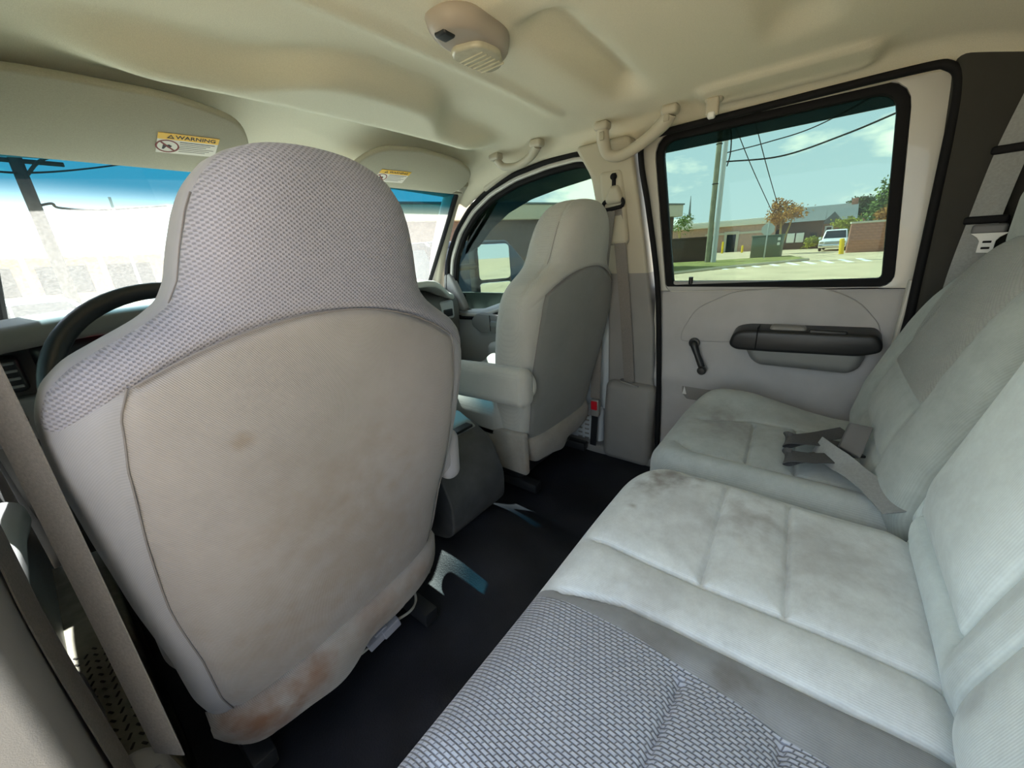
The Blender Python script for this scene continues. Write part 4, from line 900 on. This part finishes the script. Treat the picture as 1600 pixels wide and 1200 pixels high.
M['roofpale'] = plain('pale_roof', (.72, .70, .58), .8, .2)
M['roofgrey'] = plain('grey_shingle', (.16, .18, .17), .9, .2, noise=.15, nscale=4)
M['yellowp'] = plain('yellow_paint', (.75, .52, .02), .6, .3)
M['leaf'] = plain('green_leaves', (.14, .20, .05), .9, .2, noise=.4, nscale=2)
M['leafd'] = plain('dark_green_leaves', (.06, .09, .035), .9, .2, noise=.4, nscale=2)
M['leafo'] = plain('orange_leaves', (.42, .22, .05), .9, .2, noise=.4, nscale=2)
M['leafy'] = plain('yellow_green_leaves', (.34, .36, .05), .9, .2, noise=.35, nscale=2)
M['bark'] = plain('yellow_bark', (.40, .30, .12), .9, .2)  # yellowish trunk colour
M['carwhite'] = plain('white_car_paint', (.78, .78, .76), .25, .5, coat=.5)
M['carsilver'] = plain('silver_car_paint', (.42, .46, .46), .3, .5, metal=.4, coat=.5)
M['carblack'] = plain('black_car_paint', (.006, .007, .008), .25, .05)
M['carglass'] = plain('dark_car_glass', (.02, .03, .035), .06, .2)
M['chrome'] = plain('chrome', (.8, .8, .8), .1, .5, metal=1)
M['tyre'] = plain('tyre_rubber', (.02, .02, .02), .85, .2)
M['signback'] = plain('sign_back_metal', (.48, .51, .47), .5, .4)

S_ = box(-90, 160, -120, 160, GZ-.3, GZ); tag(obj('ground', S_, 'asphalt', smooth=False), 'pale sunlit asphalt lot and street outside', 'ground', kind='structure')
pts = [ground(*p)[:2] for p in ((1000, 426), (1050, 427), (1130, 418), (1260, 406))]+[ground(1235, 401)[:2], ground(1100, 410)[:2], ground(1000, 415)[:2]]
tag(obj('grass_strip', bevelled(prism([tuple(p) for p in pts], GZ-.02, GZ+.10, 'z'), .03), 'grass', smooth=False), 'narrow dry grass strip with the utility poles', 'grass', kind='structure')
kp = [np.append(ground(*p)[:2], GZ+.05) for p in ((1000, 428), (1050, 429), (1130, 420), (1262, 407))]
tag(obj('kerb', tube(kp, .11, 6), 'kerb'), 'yellowish concrete kerb along the grass strip', 'kerb', kind='structure')
for i, (x, y) in enumerate(((1098, 420.5), (1125, 419), (1150, 417.5), (1175, 415.5), (1205, 413.5), (1235, 412), (1262, 410.5), (1290, 409), (1320, 407.5), (1348, 406))):
    a, b = ground(x-7, y-2.2)[:2], ground(x+10, y+2.2)[:2]; d_ = b-a; n_ = np.array([-d_[1], d_[0]])/np.linalg.norm(d_)*.14
    tag(obj('road_marking', prism([tuple(a-n_), tuple(b-n_), tuple(b+n_), tuple(a+n_)], GZ, GZ+.012, 'z'), 'line', smooth=False), 'short white slanted stripe painted on the street', 'road marking', 'slanted street stripes')
# poles
def pole(nm, lab, base, r0, r1, h, mat, lean=(0, 0), extra=None, grp='utility poles'):
    t = thing(nm, lab, 'pole', tuple(base), grp); obj('shaft', tube([(0, 0, -.1), (lean[0]*h, lean[1]*h, h)], [r0, r1], 14), mat, t); return t
b1 = ground(1105, 412); b2 = ground(1114, 412)
p1 = pole('utility_pole', 'thick wooden utility pole on the grass strip', b1, .19, .14, 13.5, 'wood')
for z in (5.2, 7.6, 9.2): obj('pole_band', lathe([(.19, z), (.205, z+.03), (.19, z+.06)], 14), 'cable', p1)
p2 = pole('utility_pole', 'pale grey utility pole right beside the wooden pole', b2, .17, .13, 13.5, 'polegrey')
obj('riser_loop', tube([(.1, -.2, 6.2), (.2, -.3, 6.9), (.15, -.25, 8.0), (0, -.1, 8.5)], .04, 8, 6), 'cable', p2)
def wire(lab, P, r=.035): tag(obj('overhead_wire', tube(P, r, 6, 10), 'cable'), lab, 'wire', 'overhead wires')
wire('lower sagging wire from the poles across the right rear window', [at_x(1130, 253, 31.5), at_x(1220, 244, 31), at_x(1320, 210, 30), at_x(1420, 168, 29)], .05)
wire('upper thin wire above the clouds in the right rear window', [at_x(1130, 240, 32), at_x(1200, 222, 32), at_x(1280, 195, 32), at_x(1420, 120, 31)], .035)
wire('left guy wire slanting down to the autumn tree', [at_x(1146, 190, 36), at_x(1175, 262, 40), at_x(1206, 330, 45)], .035)
wire('right guy wire slanting down to the autumn tree', [at_x(1180, 190, 36), at_x(1198, 260, 40), at_x(1217, 326, 45)], .035)
# transformer cabinet
bx = ground(1171, 405); ub = thing('utility_cabinet', 'green utility cabinet behind the stop sign', 'utility cabinet', tuple(bx))
obj('cabinet_body', bevelled(box(0, 1.9, -1.95, 0, 0, 1.62), .04), 'boxgreen', ub); obj('cabinet_lid', bevelled(box(-.06, 1.96, -2.0, .05, 1.62, 1.72), .03), 'boxgreen', ub)
obj('door_joint', box(-.012, 0, -1.0, -.97, .1, 1.58), 'cable', ub)
for z in (.95, 1.3): obj('cabinet_sticker', box(-.012, 0, -1.85, -1.68, z, z+.2), 'line', ub)
sb = ground(1193, 406); sg = thing('stop_sign', 'grey back of an octagonal stop sign on a post', 'sign', tuple(sb))
obj('post', bevelled(box(-.04, .04, -.04, .04, 0, 2.55), .01), 'signback', sg)
oc = [(.43*math.cos(math.radians(22.5+45*k)), .43*math.sin(math.radians(22.5+45*k))) for k in range(8)]
obj('sign_plate', bevelled(prism([(a, b+2.1) for a, b in oc], .045, .06, 'x'), .004, 1), 'signback', sg)
def bollard(px, py, h, lab, r=.11, tilt=0):
    t = thing('bollard', lab, 'bollard', tuple(ground(px, py)), 'yellow bollards'); obj('post', lathe([(r, 0), (r, h-.08), (r*.8, h-.02), (r*.3, h), (0, h)], 14), 'yellowp', t); t.rotation_euler = (tilt, 0, 0)
bollard(1314, 397, 1.15, 'leaning yellow bollard beside the white pickup', .16, -.10)
bollard(1128, 396, 1.3, 'yellow bollard right of the poles by the pink building')
bollard(1159, 395, .8, 'short yellow bollard left of the green cabinet')
bollard(1049, 409, 1.25, 'yellow bollard at the left edge of the rear window')
# walls and buildings
def masonry(nm, lab, cat, A, B, h, th, mat, cap=None, course=.25, bl=.6, joints=True):
    """free standing wall from A to B with raised courses of blocks"""
    A = np.array(A[:2]); B = np.array(B[:2]); L = np.linalg.norm(B-A); t = thing(nm, lab, cat, (A[0], A[1], GZ)); t.rotation_euler = (0, 0, math.atan2(B[1]-A[1], B[0]-A[0]))
    obj('wall_core', box(0, L, -th/2, th/2, 0, h), mat, t, smooth=False)
    if cap: obj('coping', bevelled(box(-.05, L+.05, -th/2-.06, th/2+.06, h, h+.14), .02), cap, t)
    return t, L
mw, L = masonry('brick_wall', 'red brick wall with pale coping right of the white pickup', 'wall', ground(1321, 395), ground(1321, 395)+np.array([3, -14, 0]), 2.15, .3, 'brick', 'fascia')
nb = obj('brick', box(0, .42, -.155, -.145, .01, .19), 'brick', mw, smooth=False)
nb.data.vertices.foreach_set('co', np.array([c for v in nb.data.vertices for c in (v.co[0], v.co[1]-.01, v.co[2])], 'f'))
cnt = 0
for j in range(10):
    for i in range(16):
        if i == 0 and j == 0: nb.location = (.02, 0, .03); continue
        q = bpy.data.objects.new('brick', nb.data); COL.objects.link(q); q.parent = mw; q.location = (.02+i*.44+(.2 if j % 2 else 0), random.uniform(-.006, .006), .03+j*.205)
masonry('low_wall', 'dark brown brick enclosure wall left of the poles', 'wall', ground(1106, 410)+np.array([1.2, 0, 0]), ground(1040, 413)+np.array([1.2, 1.5, 0]), 1.75, .3, 'brickdark', 'brickdark')
# long pink building
lb_ = thing('shop_building', 'long low pale pink brick building with flat cream roof', 'building', (56, 0, GZ))
obj('walls', box(0, 8, 5.0, 20, 0, 3.0), 'brickpale', lb_, smooth=False); obj('flat_roof', bevelled(box(-.4, 8.4, 4.7, 20.4, 3.0, 3.7), .05), 'roofpale', lb_)
obj('sign_band', box(-.08, 0, 5.2, 12.5, 2.05, 2.3), 'fascia', lb_, smooth=False)
dr_ = obj('shop_door', box(-.06, .0, 9.0, 10.0, 0, 2.1), 'carglass', lb_, smooth=False); obj('door_frame', bevelled(frame_ring([(9.0, 0), (10, 0), (10, 2.1), (9, 2.1)], [(8.7, -.02), (10.3, -.02), (10.3, 2.4), (8.7, 2.4)], -.12, 0, 'x'), .02), 'fascia', dr_)
wb = thing('warehouse', 'far cream roofed building behind the dark wall', 'building', (68, 26, GZ))
obj('walls', box(0, 8, -7, 12, 0, 3.2), 'fascia', wb, smooth=False); obj('pitched_roof', prism([(-1, 3.2), (9, 3.2), (4, 5.2)], -7.5, 12.5, 'y'), 'roofpale', wb, smooth=False)
# dark shop
ds = thing('shop_building', 'dark brown shop with grey sloping roof behind the autumn tree', 'building', (56, 0, GZ))
obj('walls', box(0, 5, .75, 4.6, 0, 2.95), 'brickdark', ds, smooth=False); obj('roof', prism([(-.4, 2.9), (5.4, 2.9), (2.6, 4.0)], .6, 4.8, 'y'), 'roofgrey', ds, smooth=False)
for y in (2.6, 3.45): obj('notice_board', bevelled(box(-.1, 0, y-.36, y+.36, .75, 1.75), .02), 'line', ds)
obj('wall_opening', box(-.03, 0, 1.1, 1.7, .8, 1.7), 'carglass', ds, smooth=False)
# house
hs_ = thing('house', 'brick house with large grey gabled roof and white window', 'building', (63, 0, GZ))
obj('walls', box(0, 8, -3.2, 2.6, 0, 3.0), 'brick', hs_, smooth=False)
obj('gable_roof', prism([(-.6, 2.95), (8.6, 2.95), (4.0, 4.9)], -2.3, 4.6, 'y'), 'roofgrey', hs_, smooth=False)
obj('front_gable', prism([(-1.2, 2.6), (1.0, 2.6), (-.1, 3.9)], -1.0, 3, 'x'), 'roofgrey', hs_, smooth=False)
obj('front_wing', box(-.8, 2, -1.0, .8, 0, 2.65), 'brick', hs_, smooth=False)
wn = obj('window', box(-.88, -.8, -.25, .55, 1.45, 2.35), 'line', hs_, smooth=False); obj('pane', box(-.90, -.87, -.08, .38, 1.6, 2.2), 'carglass', wn, smooth=False)
wn = obj('window', box(-.08, 0, -2.3, -1.6, 1.45, 2.35), 'line', hs_, smooth=False); obj('pane', box(-.10, -.07, -2.15, -1.75, 1.6, 2.2), 'carglass', wn, smooth=False)
obj('chimney', bevelled(box(3.5, 4.2, -2.2, -1.6, 4.2, 5.4), .03), 'brick', hs_)
# brick building with fascia ahead on the right
A = np.array([6.5, 15.6]); B = np.array([26.0, 7.8]); L = np.linalg.norm(B-A); fb = thing('store_building', 'dark brown brick store with beige fascia ahead on the right', 'building', (A[0], A[1], GZ)); fb.rotation_euler = (0, 0, math.atan2(B[1]-A[1], B[0]-A[0]))
obj('walls', box(0, L, 0, 9, 0, 3.15), 'brickdark', fb, smooth=False); obj('fascia', bevelled(box(-.3, L+.3, -.4, 9.4, 3.1, 3.75), .03), 'fascia', fb); obj('roof_edge', box(-.35, L+.35, -.45, 9.45, 3.75, 3.83), 'roofgrey', fb, smooth=False)
# far white front building with canopy
wf = thing('store_building', 'long white store across the lot seen through the windshield', 'building', (-12, 48, GZ))
obj('walls', box(0, 34, 0, 12, 0, 3.4), 'brickpale', wf, smooth=False); obj('canopy', bevelled(box(-1, 35, -3, 12, 3.3, 4.6), .05), 'carwhite', wf)
for k in range(9): obj('canopy_post', bevelled(box(.5+4*k, .8+4*k, -2.8, -2.5, 0, 3.3), .02), 'carwhite', wf)
for k in range(8): obj('shop_window', box(1.2+4*k, 4+4*k, -.06, 0, .6, 2.7), 'carglass', wf, smooth=False)
# pole and wires ahead
fb_ = at_y(100, 435, 25); fpole = pole('utility_pole', 'dark wooden utility pole ahead of the steering wheel', (fb_[0], 25, GZ), .22, .17, 13, 'darkpole', (.007, 0))
obj('crossarm', bevelled(box(-1.1, 1.3, -.08, .08, 6.0, 6.15), .02), 'darkpole', fpole)
obj('pole_arm', tube([(.1, 0, 5.5), (.8, -.2, 6.2), (2.2, -.4, 6.6)], .06, 8, 5), 'darkpole', fpole)
wire('dark wire from the pole ahead to the right', [at_y(48, 325, 25), at_y(80, 318, 25), at_y(95, 325, 26), at_y(160, 328, 30), at_y(260, 322, 36)], .05)
wire('high wire across the tinted windshield band', [at_y(-60, 262, 25), at_y(40, 270, 25), at_y(150, 262, 28), at_y(270, 245, 32)], .04)
thin = pole('light_pole', 'thin light pole ahead above the parked cars', (at_y(215, 430, 30)[0], 30, GZ), .07, .06, 5.6, 'polegrey')
# trees
def tree(lab, base, trunk_h, cr_c, cr_r, mat, n=1500, leaf=.28, tr=.12, nm='tree', barkm='bark'):
    t = thing(nm, lab, 'tree' if nm == 'tree' else 'bush', tuple(base), 'trees outside')
    rng = np.random.RandomState(abs(hash(lab)) % 1000 if False else sum(map(ord, lab)) % 1000)
    if trunk_h > 0:
        for k in range(3):
            a = rng.uniform(0, 6.28); obj('trunk', tube([(0, 0, -.1), (.1*math.cos(a), .15*math.sin(a), trunk_h*.6), (cr_r[0]*.5*math.cos(a), cr_r[1]*.5*math.sin(a), cr_c[2])], [tr, tr*.7, tr*.3], 8, 4), barkm, t)
    V = []; F = []
    cl = [(rng.normal(size=3)) for _ in range(14)]; cl = [c/np.linalg.norm(c)*rng.uniform(.35, .85) for c in cl]
    for i in range(n):
        c = cl[rng.randint(len(cl))]; p = c+rng.normal(size=3)*.22; p = np.array(cr_c)+p*np.array(cr_r)
        u = rng.normal(size=3); u /= np.linalg.norm(u); v = np.cross(u, rng.normal(size=3)); v /= np.linalg.norm(v); s = leaf*rng.uniform(.6, 1.3); k = len(V)
        V += [p-u*s, p-v*s*.5, p+u*s, p+v*s*.5]; F.append((k, k+1, k+2, k+3))
    f = obj('foliage', Surf(V, F), mat, t, smooth=False, fix=False); f['kind'] = 'stuff'
    return t
tree('small autumn tree with orange leaves left of the dark shop', ground(1217, 397), 1.6, (0, 0, 3.5), (1.5, 1.4, 1.2), 'leafo', 1700, .13, .13)
tree('tall green tree at the right edge of the rear window', np.array((51, -4.6, GZ)), 2.0, (0, 0, 3.7), (2.2, 2.3, 2.7), 'leaf', 4200, .17)
tree('dark round tree behind the house chimney', np.array((84, -3.6, GZ)), 3, (0, 0, 5.0), (3.0, 2.2, 1.6), 'leafd', 1600, .28)
tree('bright green bush above the brick wall', np.array((53.5, -1.7, GZ)), 0, (0, 0, 2.1), (1.2, 1.6, .8), 'leafy', 1500, .13, nm='bush')
tree('orange tinged shrub by the light post', np.array((49, -3.6, GZ)), 0, (0, 0, 2.9), (.9, .7, .8), 'leafo', 700, .13, nm='bush')
tree('small round bush left of the white pickup', ground(1266, 390)+np.array((1.5, 0, 0)), 0, (0, 0, .75), (.8, .9, .6), 'leafy', 900, .10, nm='bush')
tree('sparse tree at the left edge of the rear window', np.array((53, 14.6, GZ)), 2.2, (0, 0, 3.6), (1.6, 1.5, 1.3), 'leaf', 700, .13)
lpst = pole('light_post', 'slanting pale light post at the right edge of the rear window', np.append(at_x(1388, 350, 48)[:2], GZ), .09, .07, 6.6, 'polegrey', (0, -.03))
obj('lamp_head', bevelled(box(-.3, .3, -.5, .35, 6.5, 6.7), .05), 'line', lpst)
stp = thing('church_spire', 'thin dark spire far away left of the poles', 'spire', tuple(np.append(at_x(1076, 350, 120)[:2], GZ))); obj('spire', lathe([(.9, 0), (.6, 6), (.35, 8), (.05, 13), (0, 13)], 8), 'roofgrey', stp)
# vehicles: x forward in local space
def vehicle(nm, lab, cat, loc, rz, L, W, H, paint, kind='suv', grp='parked vehicles'):
    t = thing(nm, lab, cat, (loc[0], loc[1], GZ), grp, rotz=rz); hw = W/2; bz = H*.54
    prof = {'suv': [(-L/2, .45), (-L/2, bz-.05), (-L/2+.06, bz), (L*.20, bz), (L*.46, bz-.10), (L/2, bz-.24), (L/2, .38), (L*.47, .28), (-L*.47, .28)],
            'pickup': [(-L/2, .5), (-L/2, bz+.02), (L*.20, bz), (L*.47, bz-.04), (L/2, bz-.14), (L/2, .42), (L*.47, .3), (-L*.48, .32)],
            'sedan': [(-L/2, .35), (-L/2+.02, bz), (-L*.3, bz+.08), (L*.15, bz+.04), (L*.45, bz-.14), (L/2, bz-.28), (L/2, .3), (-L*.48, .25)]}[kind]
    bd = bevelled(prism(round_poly(prof, .08, 3), -hw, hw, 'y'), .07, 3); obj('body', bd, paint, t)
    cab = {'suv': (-L*.48, -L*.44, L*.06, L*.21), 'pickup': (-L*.12, -L*.08, L*.10, L*.21), 'sedan': (-L*.36, -L*.22, L*.03, L*.19)}[kind]
    def q(f, z): # cabin section
        x0 = cab[0]+(cab[1]-cab[0])*f; x1 = cab[3]+(cab[2]-cab[3])*f; w = hw*(.96-.17*f); return x0, x1, w
    zt = H
    rings = []
    for f in (0, .45, .85, .96, 1.0):
        x0, x1, w = q(f, 0); z = bz-.03+(zt-bz+.03)*[0, .5, .9, .985, 1.0][(0, .45, .85, .96, 1.0).index(f)]; s = [1, 1, 1, .97, .86][(0, .45, .85, .96, 1.0).index(f)]
        xm = (x0+x1)/2; rings.append([tuple(np.array((xm+(a-xm)*s, b*s, z))) for a, b in round_poly([(x0, -w), (x1, -w), (x1, w), (x0, w)], .12, 4)])
    obj('cabin', loft(rings), paint, t)
    # glazing, slightly proud
    def lerp(f): x0, x1, w = q(f, 0); return x0, x1, w, bz-.03+(zt-bz+.03)*np.interp(f, (0, .45, .85, .96, 1), (0, .5, .9, .985, 1))
    a0, a1, aw, az = lerp(.14); b0, b1, bw, bz_ = lerp(.84)
    for sy in (-1, 1):
        n_ = 3 if kind == 'suv' else 2
        for k in range(n_):
            g0, g1 = .05+k*(.90/n_)+.012, .05+(k+1)*(.90/n_)-.012
            Vv = [(a0+(a1-a0)*g0, sy*(aw+.012), az), (a0+(a1-a0)*g1, sy*(aw+.012), az), (b0+(b1-b0)*g1, sy*(bw+.012), bz_), (b0+(b1-b0)*g0, sy*(bw+.012), bz_)]
            obj('side_window', Surf(Vv+[(x, y-sy*.03, z) for x, y, z in Vv], [(0, 1, 2, 3), (7, 6, 5, 4), (0, 4, 5, 1), (1, 5, 6, 2), (2, 6, 7, 3), (3, 7, 4, 0)]), 'carglass', t, smooth=False)
        obj('door_mirror', rbox(L*.14-.05, L*.14+.12, sy*(hw+.12)-.10, sy*(hw+.12)+.10, bz+.02, bz+.22, .05, (1, 1, 1), 3), paint, t)
    for xx, xb, sgn, nm_ in ((a1, b1, 1, 'windshield'), (a0, b0, -1, 'rear_window')):
        Vv = [(xx+sgn*.015, -aw*.9, az), (xx+sgn*.015, aw*.9, az), (xb+sgn*.015, bw*.88, bz_), (xb+sgn*.015, -bw*.88, bz_)]
        obj(nm_, Surf(Vv+[(x-sgn*.04, y, z) for x, y, z in Vv], [(0, 1, 2, 3), (7, 6, 5, 4), (0, 4, 5, 1), (1, 5, 6, 2), (2, 6, 7, 3), (3, 7, 4, 0)]), 'carglass', t, smooth=False)
    for xx in (-L*.31, L*.32):
        for sy in (-1, 1):
            w_ = lathe([(0, -.11), (.2, -.11), (.36, -.10), (.38, -.06), (.38, .06), (.36, .10), (.2, .11), (0, .11)], 24).xf(Matrix.Translation((xx, sy*(hw-.09), .38)) @ Matrix.Rotation(math.radians(90), 4, 'X')); wo_ = obj('wheel', w_, 'tyre', t)
            obj('wheel_rim', lathe([(0, -.01), (.21, -.01), (.23, .01), (.2, .02), (0, .015)], 18).xf(Matrix.Translation((xx, sy*(hw+.022), .38)) @ Matrix.Rotation(math.radians(-90*sy), 4, 'X')), 'carsilver', wo_)
    obj('grille', bevelled(box(L/2-.02, L/2+.02, -hw*.55, hw*.55, .62, .62+(bz-.62)*.65), .01), 'carsilver' if kind == 'pickup' else 'rubber', t)
    obj('front_bumper', rbox(L/2-.10, L/2+.08, -hw*.97, hw*.97, .36, .60, .05, (1, 3, 1), 3), 'chrome' if kind == 'pickup' else paint, t)
    for sy in (-1, 1): obj('headlamp', rbox(L/2-.14, L/2+.015, sy*hw*.78-.15, sy*hw*.78+.15, .68, .68+(bz-.68)*.55, .03), 'lens', t)
    if kind == 'pickup':
        obj('tailgate', rbox(-L/2-.01, -L/2+.03, -hw*.9, hw*.9, .55, bz, .01), paint, t)
    for sy in (-1, 1): obj('door_handle', rbox(-L*.02, L*.03, sy*(hw+.01)-.02, sy*(hw+.01)+.02, bz-.14, bz-.10, .01), 'chrome' if paint == 'carblack' else paint, t)
    return t
pc_ = (ground(1275, 393)+ground(1315, 393))/2
vehicle('pickup_truck', 'white pickup facing us beside the red brick wall', 'truck', (pc_[0]+3.2, pc_[1]-.35), math.radians(176), 5.6, 1.95, 1.85, 'carwhite', 'pickup')
vehicle('suv', 'glossy black suv parked next to the passenger side', 'car', (3.35, 4.15), math.radians(-90), 5.0, 1.95, 1.86, 'carblack', 'suv')
vehicle('van', 'tall white suv ahead on the right through the windshield', 'car', (4.6, 9.6), math.radians(-90), 5.3, 2.1, 2.2, 'carwhite', 'suv')
vehicle('sedan', 'silver sedan ahead at the left edge of the windshield', 'car', (-1.2, 10.5), math.radians(180), 4.6, 1.8, 1.42, 'carsilver', 'sedan')
vehicle('sedan', 'white sedan ahead of the steering wheel', 'car', (2.6, 15.5), math.radians(180), 4.6, 1.8, 1.42, 'carwhite', 'sedan')
vehicle('sedan', 'silver sedan far ahead left of the white sedan', 'car', (-3.4, 20.0), math.radians(180), 4.6, 1.8, 1.42, 'carsilver', 'sedan')
# own truck: bonnet and passenger side tow mirror
bn = rbox(-.86, .86, 1.98, 3.15, .40, .72, .08, (8, 8, 2), 5); bn.V[:, 2] += -.06*sstep(2.3, 3.2, bn.V[:, 1]); tag(obj('bonnet', bn, 'carwhite'), 'white bonnet beyond the windshield', 'bonnet', kind='structure')
tag(obj('truck_body', box(-.93, .93, -.45, 1.98, -.5, -.10), 'white_paint', smooth=False), 'white truck body below the cab floor', 'truck body', kind='structure')
mr_ = bpy.data.objects['door_1']
mh = rbox(-.125, .125, -.01, .11, -.185, .150, .035, (3, 2, 4), 4); MM = Matrix.Translation((1.13, 1.60, .850)) @ Matrix.Rotation(math.radians(-24), 4, 'Z'); mh.xf(MM)
mo = obj('side_mirror', mh, 'black', mr_); tag(mo, 'black tow mirror with two glasses')
obj('mirror_glass', bevelled(prism(round_poly([(-.108, -.075), (.108, -.075), (.105, .130), (-.105, .130)], .03, 5), -.016, -.008, 'y'), .002, 1).xf(MM), 'mirror', mo)
obj('wide_angle_glass', bevelled(prism(round_poly([(-.105, -.165), (.105, -.165), (.108, -.092), (-.108, -.092)], .02, 4), -.016, -.008, 'y'), .002, 1).xf(MM), 'mirror', mo)
for z in (.70, .86): obj('mirror_arm', tube([(.875, 1.66, z), (1.05, 1.655, z), (1.12, 1.65, z)], .018, 10), 'black', mo)
